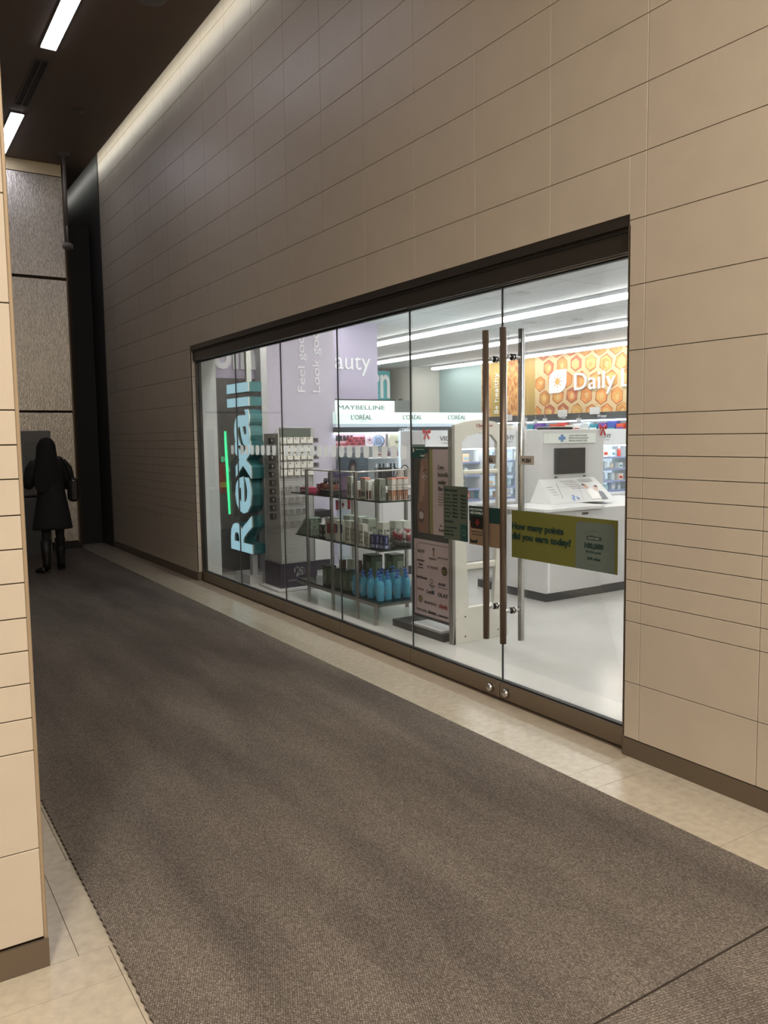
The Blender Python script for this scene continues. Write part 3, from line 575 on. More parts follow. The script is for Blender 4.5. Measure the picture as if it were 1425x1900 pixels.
for (x, y, z0, z1) in ((3.5, 6.86, 0, 1.26), (3.5, 6.385, 0, 1.26), (3.5, 5.955, 0, 1.26), (3.49, 5.64, 0, .165), (4.11, 6.10, 0, 1.26), (4.11, 5.62, 0, .165), (4.11, 7.05, 0, 1.26), (4.11, 6.6, 0, 1.26)):
    MB().box((x-.012, y-.012, z0), (x+.012, y+.012, z1)).build('post', PM, t)
mb = MB(); mb.box((3.488, 5.62, Zb-.04), (3.512, 7.10, Zb-.014)); mb.box((3.5, 5.62, Zb-.04), (4.12, 5.645, Zb-.014)); mb.build('base_rail', PM, t)
mb = MB()
for (a, b) in (((3.5, 6.86), (3.5, 6.385)), ((3.5, 6.385), (3.5, 5.955)), ((3.5, 5.955), (4.11, 6.1))): mb.tube([(a[0], a[1], 1.255), (b[0], b[1], 1.255)], .008, n=6)
mb.build('top_rail', mat('rail_light', (.55, .54, .52), .3, metal=.4), t)

WC = col('dcddd6', .5); GC = col('bcbfb5', .5); CORAL = col('d98672', .5); SKIN = col('b07a58', .6); BLOND = col('7a4a34', .6); NAVY = col('1b2350', .4); REDP = col('8c2b3a', .5); TXG = col('6a6c66', .5)
G1 = 'cartons on the top glass shelf'
spec = [(3.515, 6.09, .05, .075, .185, GC, 1), (3.53, 5.995, .05, .04, .145, WC, 2), (3.53, 5.885, .05, .08, .18, GC, 0), (3.515, 5.79, .03, .04, .155, WC, 2), (3.53, 5.66, .06, .08, .18, col('7d857a'), 1),
        (3.62, 5.605, .035, .07, .185, WC, 3), (3.68, 5.605, .035, .07, .185, WC, 3), (3.74, 5.605, .035, .07, .185, WC, 3), (3.86, 5.605, .06, .07, .183, WC, 3), (3.96, 5.605, .05, .07, .18, WC, 3),
        (3.6, 6.25, .05, .07, .17, WC, 0)]
for i, (x, y, wx, wy, h, m, kind) in enumerate(spec):
    pt = {0: [(.1, .9, .15, .35, TXG), (.15, .5, .5, .9, col('8a8d84'))], 1: [(.2, .4, .12, .7, col('4a4e48')), (.55, .9, .2, .3, TXG), (.55, .9, .5, .56, TXG)], 2: [(.15, .85, .05, .5, col('5b2f26'))], 3: [(.06, .94, .03, .46, BLOND), (.28, .72, .05, .40, SKIN), (.36, .64, .0, .2, col('d9c9bb'))]}[kind]
    carton(x, y, Zt, wx, wy, h, m, '%s carton on the top glass shelf, %s from the left' % (['grey and white', 'grey printed', 'white and brown', 'white picture'][kind], ORD[i]), 'box', G1, patch=pt, lid=CORAL if kind in (3, 0) else None, txt=[('hair', .66, .012, TXG), ('colour kit', .54, .008, TXG)] if kind == 3 else None)
# pump / tube bottle on top shelf
t = thing('spray_bottle', (3.54, 5.725, Zt), 'pale cylindrical bottle among the cartons on top glass shelf', 'bottle'); MB().lathe([(.018, 0), (.02, .01), (.02, .12), (.014, .13)], (3.54, 5.725, Zt)).build('body', col('a9aea6'), t); MB().lathe([(.015, .13), (.015, .165), (.01, .168)], (3.54, 5.725, Zt)).build('cap', WC, t)
# brush cup
t = thing('brush_holder', (3.58, 6.55, Zt), 'black holder full of brown-handled makeup brushes on top glass shelf', 'brush holder')
MB().box((3.54, 6.44, Zt), (3.64, 6.66, Zt+.045), bev=.004).build('tray', BLACK, t)
for i in range(16):
    x = 3.56+.018*(i % 4); y = 6.46+.055*(i//4)+.01*(i % 3); a = MB(); a.tube([(x, y, Zt+.02), (x, y, Zt+.10)], .004, col('7d4f35'), n=6); a.tube([(x, y, Zt+.10), (x+.004, y, Zt+.125), (x+.004, y, Zt+.15)], [.006, .011, .006], BLACK, n=8); a.build('brush', None, t)
t = thing('cosmetic_pouch', (3.86, 6.95, Zt), 'purple rounded cosmetic pouch display on the top glass shelf', 'pouch')
mb = MB(); mb.prism([(0, 0), (.19, 0), (.19, .18), (.17, .2), (.095, .215), (.02, .2), (0, .18)], (3.82, 6.98, Zt), UY, VY, .05, col('3f3654')); mb.build('pouch_body', None, t)
MB().box((3.82, 6.972, Zt+.005), (4.01, 6.978, Zt+.13)).build('clear_front', col('5d4a5c'), t); lettering(t, [dict(s='conair', o=(3.87, 6.965, Zt+.165), u=UY, v=VY, h=.02, w=.09, m=col('8d86a5'))])
for i in range(5):
    t = thing('lipstick_box', (3.6+.02*i, 6.8-.045*i, Zt), 'small dark red box on top glass shelf, %s from the left' % ORD[i], 'box', 'small red boxes on the top glass shelf'); MB().box((3.58+.02*i, 6.785-.045*i, Zt), (3.62+.02*i, 6.815-.045*i, Zt+.09+.01*(i % 2))).build('carton', col('5e1f2b'), t); MB().box((3.579+.02*i, 6.79-.045*i, Zt+.02), (3.58+.02*i, 6.81-.045*i, Zt+.05)).build('label_band', col('c7b9b9'), t)
t = thing('gift_box', (3.62, 7.05, Zt), 'flat red and white box at the left end of top glass shelf', 'box'); MB().box((3.56, 6.98, Zt), (3.68, 7.12, Zt+.045)).build('carton', col('8c2440'), t); MB().box((3.559, 7.0, Zt+.01), (3.56, 7.10, Zt+.03)).build('label_band', col('c9b9bd'), t)
# middle shelf
G2 = 'white cartons on the middle glass shelf'
carton(3.51, 6.47, Zm, .08, .12, .2, GC, 'grey carton with a red picture at left of the middle glass shelf', 'box', G2, patch=[(.3, .75, .3, .75, REDP), (.8, .95, .3, .6, NAVY)])
carton(3.51, 6.30, Zm, .06, .075, .19, WC, 'white carton with a blue stripe on the middle glass shelf', 'box', G2, patch=[(.1, .45, .4, .8, NAVY)])
for i, (x, y, wx, wy, h) in enumerate(((3.51, 6.13, .06, .08, .2), (3.51, 6.02, .05, .07, .2), (3.51, 5.90, .05, .08, .19), (3.515, 5.81, .04, .06, .13), (3.66, 5.83, .07, .09, .2), (3.80, 5.85, .07, .09, .2), (3.92, 5.9, .06, .1, .19), (3.62, 6.0, .08, .1, .22), (3.64, 6.2, .1, .12, .22), (3.66, 6.4, .1, .12, .215))):
    carton(x, y, Zm, wx, wy, h, [WC, GC][i % 2], 'white printed carton on the middle glass shelf, %s of the plain white ones' % ORD[i], 'box', G2, patch=[(.15, .4, .12, .7, col('858980')), (.5, .9, .15, .22, TXG), (.5, .9, .6, .68, TXG), (.5, .85, .35, .5, col('9c9f97'))])
for i, (x, y) in enumerate(((3.52, 5.725), (3.54, 5.62))):
    carton(x, y, Zm, .045, .085, .115, NAVY, 'dark navy printed box on the middle glass shelf, %s' % ['left one of the pair', 'right one of the pair'][i], 'box', 'pair of navy boxes', patch=[(.15, .85, .08, .3, col('9aa0b5')), (.35, .65, .45, .9, col('7c84a6'))])
carton(3.52, 6.63, Zm, .04, .07, .13, BLACK, 'small black box with white printing beside the leaf-patterned booklet', 'box', patch=[(.2, .8, .1, .3, col('8f9498')), (.35, .6, .5, .85, col('8f9498'))], lid=WC)
t = thing('gift_set_box', (3.6, 6.95, Zm), 'sloping green leaf-patterned box at left end of middle glass shelf', 'box')
mb = MB(); mb.prism([(0, 0), (.28, 0), (.28, .16), (.2, .17)], (3.52, 7.12, Zm), UX, VX, .12, GLEAVES); mb.build('box_body', None, t); MB().tube([(3.51, 7.1, Zm+.01), (3.51, 6.93, Zm+.165)], .005).build('edge_trim', col('b8b8b0'), t)
t = thing('wire_basket', (3.83, 5.70, Zm), 'black wire basket of red and white packs at the right of middle glass shelf', 'basket')
mb = MB()
for r, z in ((.07, .004), (.12, .035), (.15, .075)):
    P = [(3.83+r*math.cos(a*math.pi/12), 5.72+r*.9*math.sin(a*math.pi/12), Zm+z) for a in range(25)]; mb.tube(P, .003, n=6)
for a in range(24):
    a2 = a*math.pi/12; mb.tube([(3.83+q*math.cos(a2), 5.72+q*.9*math.sin(a2), Zm+z) for q, z in ((.02, .003), (.07, .004), (.12, .035), (.15, .075))], .002, n=5)
mb.build('basket_frame', BLACK, t)
for i in range(16):
    a = i*2.4; r = .085*math.sqrt((i+.5)/16); x, y = 3.83+r*math.cos(a), 5.72+r*math.sin(a); z = Zm+.035+.05*(1-r/.1)+.01*(i % 3)
    m = MB(); m.box((x-.018, y-.018, z), (x+.018, y+.018, z+.055), [REDP, col('c9c4c4'), col('a01f35')][i % 3], bev=.006, rz=a); m.box((x-.01, y-.01, z+.055), (x+.01, y+.01, z+.068), col('c9c4c4'), rz=a)
    o = m.build('candy_pack', None, None, (x, y, z)); tag(o, 'small %s pack heaped in the black wire basket' % ['dark red', 'white', 'bright red'][i % 3], 'package', ['dark red', 'white', 'bright red'][i % 3] + ' packs in the wire basket')
# bottom shelf
DGR = col('4f5f4c', .5)
for i, (x, y) in enumerate(((3.55, 6.63), (3.55, 6.44), (3.55, 6.26))):
    carton(x, y, Zb, .1, .085, .175, DGR, 'dark green carton on the bottom glass shelf, %s from the left' % ORD[i], 'box', 'dark green cartons on the bottom glass shelf', patch=[(.08, .92, .06, .75, col('5c6657')), (.25, .75, .2, .5, col('7b8474'))], lid=col('2a332a'))
for i, (x, y) in enumerate(((3.78, 6.25), (3.96, 6.17))):
    carton(x, y, Zb, .12, .14, .30, DGR, 'tall dark green carton with arched label behind the blue bottles, %s one' % ['left', 'right'][i], 'box', 'tall green cartons on bottom shelf', patch=[(.42, .92, .1, .8, col('8a9583')), (.5, .84, .2, .6, col('5c6657'))], lid=col('2a332a'))
for i in range(4):
    carton(3.70+.05*i, 6.60-.06*i, Zb, .05, .05, .22+.012*(i % 2), col('5b3a35') if i % 2 == 0 else WC, 'brown and white packet behind the green cartons, %s from the left' % ORD[i], 'box', 'brown and white packets on bottom shelf', patch=[(.1, .9, .1, .5, col('a8a29c'))])
BLIQ = mat('blue_liquid', (.10, .42, .62), .12, alpha=.72); BCAP = mat('blue_pump', (.05, .16, .55), .3)
def bottle0(loc, label):
    x, y, z = loc; t = thing('pump_bottle', loc, label, 'bottle', 'blue pump bottles on the bottom glass shelf')
    MB().lathe([(.030, 0), (.034, .008), (.034, .13), (.031, .15), (.016, .168), (.012, .172)], loc, sy=.9, n=18).build('bottle', BLIQ, t)
    m = MB(); m.lathe([(.014, .172), (.015, .19), (.006, .192), (.006, .208), (.014, .209), (.014, .22), (.006, .224)], loc, n=12); m.tube([(x, y, z+.215), (x-.028, y-.012, z+.213), (x-.036, y-.015, z+.205)], [.005, .005, .004], n=6); m.build('pump', BCAP, t)
    MB().box((x-.0345, y-.014, z+.03), (x-.0335, y+.014, z+.11)).build('label_sticker', col('7fa9c4'), t)
    return t
bp_ = [(3.555, 6.07), (3.56, 5.955), (3.565, 5.84), (3.56, 5.68), (3.65, 5.70), (3.74, 5.70), (3.83, 5.69), (3.92, 5.69), (3.64, 5.84), (3.73, 5.83), (3.83, 5.82), (3.92, 5.84), (3.65, 5.98), (3.76, 5.97), (3.88, 5.98)]
b0 = None
for i, (x, y) in enumerate(bp_):
    lab = 'blue pump bottle, %s from the left in the %s, bottom glass shelf' % (ORD[i if i < 8 else (i-8 if i < 12 else i-12)], 'front row' if i < 8 else ('middle row' if i < 12 else 'back row'))
    if b0 is None: b0 = bottle0((x, y, Zb), lab)
    else: dup(b0, (x, y, Zb), lab, rz=.3*math.sin(i*1.7))

# ------------------------------------------------------------------ illuminated vertical letter sign
FACE = mat('lit_letter_face', (.5, .75, .85), .4, emit=.8, ecol='#a9d8e8'); TEALS = mat('teal_return', (.035, .15, .16), .35); EDGE = mat('letter_edge', (.6, .6, .5), .4)
t = thing('letter_sign', (3.5, 8.2, 0), 'tall vertical pale blue lit letter sign with teal sides inside the shop window', 'sign')
def letter(ch, z0, z1, y0, y1, bold):
    vs, fs = text_mesh(ch, bold, 0); x0 = min(p.x for p in vs); x1 = max(p.x for p in vs); v0 = min(p.y for p in vs); v1 = max(p.y for p in vs)
    fr = [Vector((3.43, y0+(p.y-v0)/(v1-v0)*(y1-y0), z0+(p.x-x0)/(x1-x0)*(z1-z0))) for p in vs]; n = len(fr); D = .15
    m = MB(); m.add(fr, fs, FACE)
    # boundary edges -> sides
    cnt = {}
    key = lambda i: (round(fr[i].y, 5), round(fr[i].z, 5))
    for f in fs:
        for a, b in zip(f, f[1:]+f[:1]): cnt.setdefault(frozenset((key(a), key(b))), []).append((a, b))
    for k, l in cnt.items():
        if len(l) == 1 and len(k) == 2:
            a, b = l[0]; p, q = fr[a], fr[b]
            m.add([p, q, q+Vector((.012, 0, 0)), p+Vector((.012, 0, 0))], [(3, 2, 1, 0)], EDGE)
            m.add([p+Vector((.012, 0, 0)), q+Vector((.012, 0, 0)), q+Vector((D, 0, 0)), p+Vector((D, 0, 0))], [(3, 2, 1, 0)], TEALS)
    m.add([v+Vector((D, 0, 0)) for v in fr], [tuple(reversed(f)) for f in fs], TEALS)
    m.build('letter_' + {'R': 'r', 'e': 'e', 'x': 'x', 'a': 'a', 'l': 'l'}[ch], None, t)
letter('R', .325, .735, 8.02, 8.62, .025); letter('e', .745, 1.15, 8.01, 8.45, .02); letter('x', 1.13, 1.53, 8.0, 8.42, .03); letter('a', 1.47, 1.86, 8.01, 8.43, .02); letter('l', 1.895, 1.99, 8.01, 8.61, .0); letter('l', 2.045, 2.145, 8.01, 8.61, .0)
SP = mat('sign_post_grey', (.42, .42, .42), .4)
MB().box((3.44, 8.05, .1), (3.50, 8.12, .34)).build('post', SP, t); MB().box((3.581, 8.02, .1), (3.65, 8.10, SC-.02)).build('post', SP, t); MB().box((3.445, 8.08, 2.15), (3.50, 8.13, SC-.02)).build('post', mat('sign_post_pale', (.52, .54, .5), .4), t)
MB().box((3.39, 8.02, 0.001), (3.54, 8.42, .1)).build('base_block', SP, t); MB().box((3.545, 7.93, 0.001), (3.70, 8.20, .1)).build('base_block', SP, t)
t = thing('neon_tube', (3.50, 8.75, .7), 'glowing green light tube upright left of the big letter sign', 'light')
MB().tube([(3.491, 8.85, 1.64), (3.494, 8.85, 1.45), (3.501, 8.85, 1.27), (3.508, 8.85, .95), (3.515, 8.85, .69)], [.011, .014, .015, .014, .012]).build('tube', mat('green_neon', (.1, .9, .45), .3, emit=1.3, ecol='#3df09a'), t)
t = thing('fire_extinguisher', (3.465, 8.93, .93), 'red fire extinguisher hung on the charcoal panel behind the letter sign', 'fire extinguisher')
ER = mat('extinguisher_red', (.30, .03, .02), .3)
MB().lathe([(.05, 0), (.056, .01), (.056, .3), (.045, .34), (.018, .36)], (3.47, 8.93, .93)).build('cylinder', ER, t); MB().box((3.455, 8.91, 1.29), (3.50, 8.95, 1.35)).build('valve', STEEL, t)
MB().tube([(3.48, 8.9, 1.34), (3.52, 8.89, 1.26), (3.535, 8.89, 1.18)], [.006, .008, .016]).build('hose_horn', LETW, t); MB().box((3.42, 8.87, 1.0), (3.52, 8.875, 1.06)).build('label_band', col('b98a3a'), t)

# ------------------------------------------------------------------ jewellery tower
t = thing('jewellery_tower', (3.73, 7.72, 0), 'tall wire jewellery stand with a purple base beside the letter sign', 'display stand')
PUR = col('352b3d', .5); WIRE = mat('wire_grey', (.42, .42, .40), .4)
MB().box((3.45, 7.42, .005), (4.02, 7.92, .02)).build('floor_plate', WHITE, t)
MB().box((3.515, 7.52, .02), (3.935, 7.90, .268)).build('base_box', PUR, t)
MB().box((3.535, 7.54, .269), (3.92, 7.88, 1.60)).build('core', mat('tower_grey', (.58, .58, .57), .5), t)
MB().box((3.55, 7.53, 1.56), (3.90, 7.545, 1.648)).build('mirror', mat('mirror_grey', (.22, .25, .22), .15, metal=.6), t)
mb = MB()
for a, b in (((3.535, 7.53, .27), (3.535, 7.53, 1.655)), ((3.92, 7.53, .27), (3.92, 7.53, 1.655)), ((3.535, 7.53, 1.655), (3.92, 7.53, 1.655)), ((3.52, 7.53, 1.655), (3.49, 7.6, 1.5)), ((3.935, 7.53, 1.655), (3.965, 7.6, 1.5))): mb.tube([a, b], .006, n=6)
for i in range(52): z = .29+.0245*i; mb.tube([(3.535, 7.532, z), (3.92, 7.532, z)], .0018, n=4); mb.tube([(3.53, 7.54, z), (3.53, 7.88, z)], .0018, n=4)
mb.build('wire_frame', WIRE, t)
mb = MB(); Lg = LETW
ring(mb, 0, 0, .0, .001, Lg)
mb = MB()
def disc(mb, cx, cz, r, m, y=7.5185, n=20, sx=1): mb.add([(cx+r*sx*math.cos(2*math.pi*i/n), y, cz+r*math.sin(2*math.pi*i/n)) for i in range(n)], [tuple(range(n))], m)
GLG = col('a8a6ad'); disc(mb, 3.705, .195, .038, GLG); disc(mb, 3.755, .182, .04, GLG); mb.add([(3.672, 7.5184, .21), (3.70, 7.5184, .12), (3.735, 7.5184, .155), (3.74, 7.5184, .2)], [(0, 1, 2, 3)], GLG); disc(mb, 3.762, .182, .03, PUR, y=7.5180); mb.build('logo', None, t)
lettering(t, [dict(s='K', o=(3.685, 7.517, .155), u=UY, v=VY, h=.07, m=BLACK, bold=.02), dict(s='it', o=(3.738, 7.517, .16), u=UY, v=VY, h=.045, m=GLG, bold=.02), dict(s='FRAGRANCE', o=(3.60, 7.5185, .085), u=UY, v=VY, h=.018, w=.1, m=GLG)])
CRM = mat('card_cream', (.80, .78, .70), .6)
card0 = None
def cardset(zs, xs, m, hgt, wid, group, dsc):
    global card0
    for r, z in enumerate(zs):
        for c_, x in enumerate(xs):
            if (r*5+c_*3) % 11 == 10 and hgt < .05: continue
            lab = dsc % (ORD[r], ORD[c_]); x_ = x+.004*math.sin(r*3+c_*5)
            tt = thing('earring_card', (x_, 7.5, z), lab, 'jewellery card', group)
            MB().box((x_-wid/2, 7.497, z-hgt), (x_+wid/2, 7.5, z)).build('card', m, tt)
            q = MB(); q.box((x_-wid*.3, 7.494, z-hgt*.3), (x_-wid*.08, 7.4968, z-hgt*.15), DKTX); q.box((x_-.004, 7.5, z+.001), (x_+.004, 7.53, z+.005), STEEL); q.build('earring', None, tt)
cardset([1.56, 1.475, 1.395, 1.31, 1.235], [3.575, 3.65, 3.725, 3.80, 3.875], CRM, .062, .062, 'cream earring cards on the jewellery tower', 'cream card on the jewellery tower, %s row, %s from the left')
cardset([1.06, .95, .83, .71], [3.575, 3.65, 3.725, 3.80], mat('card_grey', (.24, .23, .22), .6), .06, .06, 'dark accessory cards on the jewellery tower', 'dark card low on jewellery tower, %s dark row, %s from the left')
for r in range(10):
    z = 1.55-.085*r; tt = thing('hair_clip_card', (3.5, 7.55, z), 'black hair clip card on the left side of jewellery tower, %s from the top' % ORD[r], 'jewellery card', 'black cards on the left side of the jewellery tower')
    MB().box((3.455, 7.55, z-.055), (3.50, 7.60, z+.005), rz=.2).build('card', BLACK, tt); MB().box((3.465, 7.545, z-.03), (3.475, 7.549, z-.01)).build('clip', STEEL, tt)
for r in range(4):
    z = 1.55-.085*r; tt = thing('hair_clip_card', (3.96, 7.55, z), 'grey hair clip card on the right side of jewellery tower, %s from the top' % ORD[r], 'jewellery card', 'cards on the right side of the jewellery tower')
    MB().box((3.94, 7.55, z-.05), (4.0, 7.60, z), rz=.4).build('card', col('6b6266'), tt); MB().box((3.95, 7.54, z-.03), (3.97, 7.545, z-.01)).build('clip', BLACK, tt)

# ------------------------------------------------------------------ poster stand
t = thing('poster_stand', (3.75, 5.2, 0), 'black poster stand with a face picture above a pink panel of brand names', 'poster stand')
a_ = math.radians(3)
BK = mat('frame_black', (.02, .02, .02), .4)
px, y0, y1 = 3.66, 4.83, 5.315
MB().box((px, y0-.02, .12), (px+.05, y1+.03, 1.47)).build('frame', BK, t)
mb = MB(); mb.box((3.60, 4.86, .001), (4.0, 5.56, .055), BK); mb.build('base', BK, t)
MB().box((3.61, 4.9, .056), (3.98, 5.30, .075)).build('base_top', WHITE, t)
PINK = mat('poster_pink', (.60, .47, .48), .5)
MB().box((px-.004, y0, .145), (px, y1, .745)).build('brand_panel', PINK, t)
MB().box((px-.004, y0, .80), (px, 5.056, 1.45)).build('text_panel', PINK, t)
MB().box((px-.004, 5.09, .80), (px, y1, 1.45)).build('picture_panel', col('17120f'), t)
MB().box((px-.006, 5.056, .80), (px-.004, 5.095, 1.45)).build('yellow_strip', col('8c8442'), t)
mb = MB(); O = (px-.0045, y1, .80)
def pol(P, m, d=.0003): 
    global e_; e_ += .0005; mb.prism([(q[0]*.78 if q[0] < .27 else .215, q[1]) for q in P] if max(q[0] for q in P) < .27 else P, (px-.0045-e_, y1, .80), UX, VX, d, m)
e_ = 0
SK = mat('poster_skin', (.24, .11, .07), .6); SK2 = mat('poster_skin_light', (.40, .22, .16), .6)
pol([(.08, 0), (.26, 0), (.26, .62), (.20, .62), (.13, .56), (.10, .42), (.09, .3), (.065, .2), (.07, .08)], SK)
pol([(.12, .3), (.19, .28), (.20, .45), (.17, .54), (.13, .48)], SK2)
pol([(.15, .43), (.19, .455), (.235, .44), (.20, .42)], col('cfc5bf')); pol([(.18, .425), (.20, .45), (.215, .43)], BLACK); pol([(.14, .47), (.19, .50), (.25, .49), (.19, .485)], col('1a0f0c'))
pol([(.11, .235), (.145, .25), (.17, .235), (.16, .275), (.13, .34), (.115, .29)], SK2); pol([(.12, .232), (.135, .24), (.15, .232)], BLACK)
pol([(.09, .16), (.13, .185), (.19, .165), (.18, .09), (.13, .075), (.10, .09)], col('4a1f1c')); pol([(.105, .155), (.14, .17), (.18, .15), (.172, .115), (.14, .105), (.11, .115)], col('d8d0c9')); 
for i in range(4): pol([(.12+.014*i, .108), (.1215+.014*i, .108), (.1215+.014*i, .16), (.12+.014*i, .16)], col('9c928c'))
mb.build('face_picture', None, t)
DT = col('241a1c')
lettering(t, [dict(s='Live', o=(px-.006, 4.985, 1.30), u=UX, v=VX, h=.035, w=.07, m=DT), dict(s='beautifully', o=(px-.006, 4.985, 1.245), u=UX, v=VX, h=.035, w=.17, m=DT), dict(s='under', o=(px-.006, 4.985, 1.19), u=UX, v=VX, h=.032, w=.10, m=DT, bold=.03), dict(s='the sun', o=(px-.006, 4.985, 1.14), u=UX, v=VX, h=.032, w=.12, m=DT, bold=.03),
  dict(s='live', o=(px-.006, 4.965, .865), u=UX, v=VX, h=.02, w=.03, m=DT), dict(s='Beautiful', o=(px-.006, 4.98, .83), u=UX, v=VX, h=.024, w=.09, m=DT)] + [dict(s=s, o=(px-.006, 4.985, 1.11-.02*i), u=UX, v=VX, h=.008, w=.13, m=DT) for i, s in enumerate(['From daily sunscreens', 'that protect your skin to', 'skin-loving formulas', 'we have your sun care', 'needs covered.'])])
def B(s, a, b, h, w, c=DT, bold=.01): return dict(s=s, o=(px-.006, y1-a, .145+b), u=UX, v=VX, h=h, w=w, m=c, bold=bold)
lettering(t, [B('VICHY', .045, .495, .024, .10), B('OMBRELLE', .20, .455, .014, .10), B('LIVE CLEAN', .315, .475, .013, .13), B('HAWAIIAN', .04, .425, .016, .10, col('2a1a1c'), .04), B('Sun', .065, .395, .018, .05, col('2a1a1c'), .03), B('TROPIC', .05, .37, .010, .075, col('2a1a1c'), .04), B('ST.TROPEZ', .18, .385, .018, .14, col('7b6668')), B('SUN', .375, .385, .012, .05, col('8c8038'), .05), B('BUM', .38, .368, .012, .04, col('8c8038'), .05),
  B('StriVectin', .035, .29, .020, .14, DT, .03), B('Banana', .205, .25, .010, .075, DT, .03), B('Boat', .225, .235, .010, .04, DT, .03), B('ALCON', .32, .27, .018, .09, col('2b2c4a'), .04), B('sun protection', .315, .25, .008, .12), B('Avène', .04, .195, .022, .09, col('7b5c55')), B('CeraVe', .165, .185, .028, .09, col('2a2733')), B('OLAY', .315, .18, .030, .13), B('NEOSTRATA', .135, .10, .018, .16), B('think', .33, .095, .032, .11, col('8c3b28'), .02), B('Neutrogena', .035, .035, .014, .13), B('Aveeno.', .185, .03, .022, .11, DT, .02), B('Coppertone', .32, .03, .014, .12, DT, .05)])
mb = MB()
def rr(y, z, w, h, r, th, m, x):     # rounded frame line
    P = []
    for (cx, cz, a0) in ((w-r, h-r, 0), (r, h-r, 90), (r, r, 180), (w-r, r, 270)):
        rr_ = r if a0 in (90, 270) else .012
        ccx = w-rr_ if cx > w/2 else rr_; ccz = h-rr_ if cz > h/2 else rr_
        for i in range(7): a = math.radians(a0+15*i); P.append((ccx+rr_*math.cos(a), ccz+rr_*math.sin(a)))
    n = len(P)
    for i in range(n):
        a, b = P[i], P[(i+1) % n]; d = Vector((b[0]-a[0], b[1]-a[1])); 
        if d.length < 1e-5: continue
        d.normalize(); nx, nz = -d.y*th, d.x*th
        mb.add([(x, y-a[0], z+a[1]), (x, y-b[0], z+b[1]), (x, y-b[0]-nx, z+b[1]+nz), (x, y-a[0]-nx, z+a[1]+nz)], [(0, 1, 2, 3)], m)
rr(5.29, .17, .46, .55, .06, .004, DT, px-.0055)
ring(mb, 5.295-.06, .145+.125, .024, .005, DT, x=px-.0055); ring(mb, 5.295-.06, .145+.125, 0, .022, col('8c8038'), x=px-.0052); ring(mb, 5.315-.235, .145+.285, .014, .005, DT, x=px-.0055)
ring(mb, 5.315-.40, .145+.385, .0, .036, col('2b2620'), x=px-.0052); mb.box((px-.0055, 5.315-.275, .145+.48), (px-.005, 5.315-.255, .145+.53), col('8a6a3a')); mb.box((px-.0055, 5.315-.275, .145+.53), (px-.005, 5.315-.25, .145+.548), DT); mb.box((px-.0055, 5.315-.27, .145+.185), (px-.005, 5.315-.235, .145+.215), col('3f5a6e'))
mb.build('logo_marks', None, t)

# ------------------------------------------------------------------ anti-theft gate
t = thing('security_gate', (3.85, 4.77, 0), 'off-white anti-theft gate panel standing behind the shop doors', 'security gate')
GW = mat('gate_white', (.68, .67, .60), .4); GE = mat('gate_edge', (.24, .23, .21), .4)
gy = 4.77
def gp(P, m, y, d): return MB().prism(P, (0, y, 0), UY, VY, d, m)
def quadstrip(outer, inner, m, y, d):
    mb = MB(); n = len(outer)
    for i in range(n-1):
        P = [outer[i], outer[i+1], inner[i+1], inner[i]]; mb.prism([(a, b) for a, b in P], (0, y, 0), UY, VY, -d if False else d, m)
    return mb
out = [(3.645, .12), (3.645, 1.0), (3.65, 1.63), (3.74, 1.655), (3.88, 1.668), (4.02, 1.655), (4.095, 1.63), (4.095, 1.0), (4.095, .12)]
inn = [(3.78, .12), (3.74, 1.0), (3.715, 1.50), (3.76, 1.545), (3.88, 1.57), (4.0, 1.555), (4.055, 1.50), (4.065, 1.0), (4.01, .12)]
mb = MB()
for i in range(8): mb.prism([out[i], out[i+1], inn[i+1], inn[i]], (0, gy, 0), UY, VY, .035, GW)
mb.build('frame_hoop', GW, t)
MB().prism([(3.62, .0), (4.10, .0), (4.095, .24), (4.05, .27), (3.95, .262), (3.75, .262), (3.645, .20)], (0, gy-.012, 0.001), UY, VY, .05, GW).build('foot_cover', GW, t)
MB().box((3.615, gy-.012, 0.001), (3.64, gy+.036, 1.60)).build('side_rail', GE, t)
MB().box((3.73, gy+.005, 1.262), (4.07, gy+.034, 1.297), bev=.008).build('crossbar', GW, t)
MB().box((3.75, gy+.005, .545), (4.06, gy+.034, .60), bev=.012).build('crossbar', GW, t)
MB().box((3.735, gy-.004, .76), (3.745, gy-.001, 1.255)).build('cable_channel', GE, t)
mb = MB()
for x, z in ((3.73, .05), (3.73, .20), (4.05, .06)): mb.tube([(x, gy-.0125, z), (x, gy-.016, z)], .006, BLACK)
mb.build('screw', BLACK, t)
lettering(t, [dict(s='Checkpoint', o=(3.85, gy-.002, 1.615), u=UY, v=VY, h=.022, w=.16, m=col('9a3b3b')), dict(s='SYSTEMS', o=(3.87, gy-.002, 1.60), u=UY, v=VY, h=.007, w=.09, m=col('9a6b6b'))])

# ------------------------------------------------------------------ skin analysis kiosk
t = thing('skin_analysis_kiosk', (5.9, 5.9, 0), 'white skin analysis counter with a dark screen behind the right door', 'kiosk')
KD = mat('kick_dark', (.045, .045, .05), .4); KW = mat('kiosk_white', (.60, .60, .60), .35)
MB().box((5.26, 5.50, 0.001), (7.3, 6.5, .08)).build('plinth', KD, t)
MB().box((5.25, 5.49, .081), (5.97, 6.08, .84)).build('counter_body', KW, t)
MB().box((5.97, 5.51, .081), (7.35, 6.5, .84)).build('side_cabinet', KW, t)
MB().box((5.985, 5.49, .081), (6.02, 5.51, 1.58)).build('corner_post', KW, t) if False else None
MB().box((5.20, 5.45, .841), (5.98, 6.1, .872), bev=.004).build('counter_top', mat('counter_white', (.72, .72, .72), .25), t)
mb = MB(); mb.box((5.62, 5.483, .60), (5.95, 5.49, .825)); dr = mb.build('drawer', KW, t); MB().box((5.70, 5.478, .79), (5.78, 5.4825, .812)).build('drawer_pull', BLACK, dr)
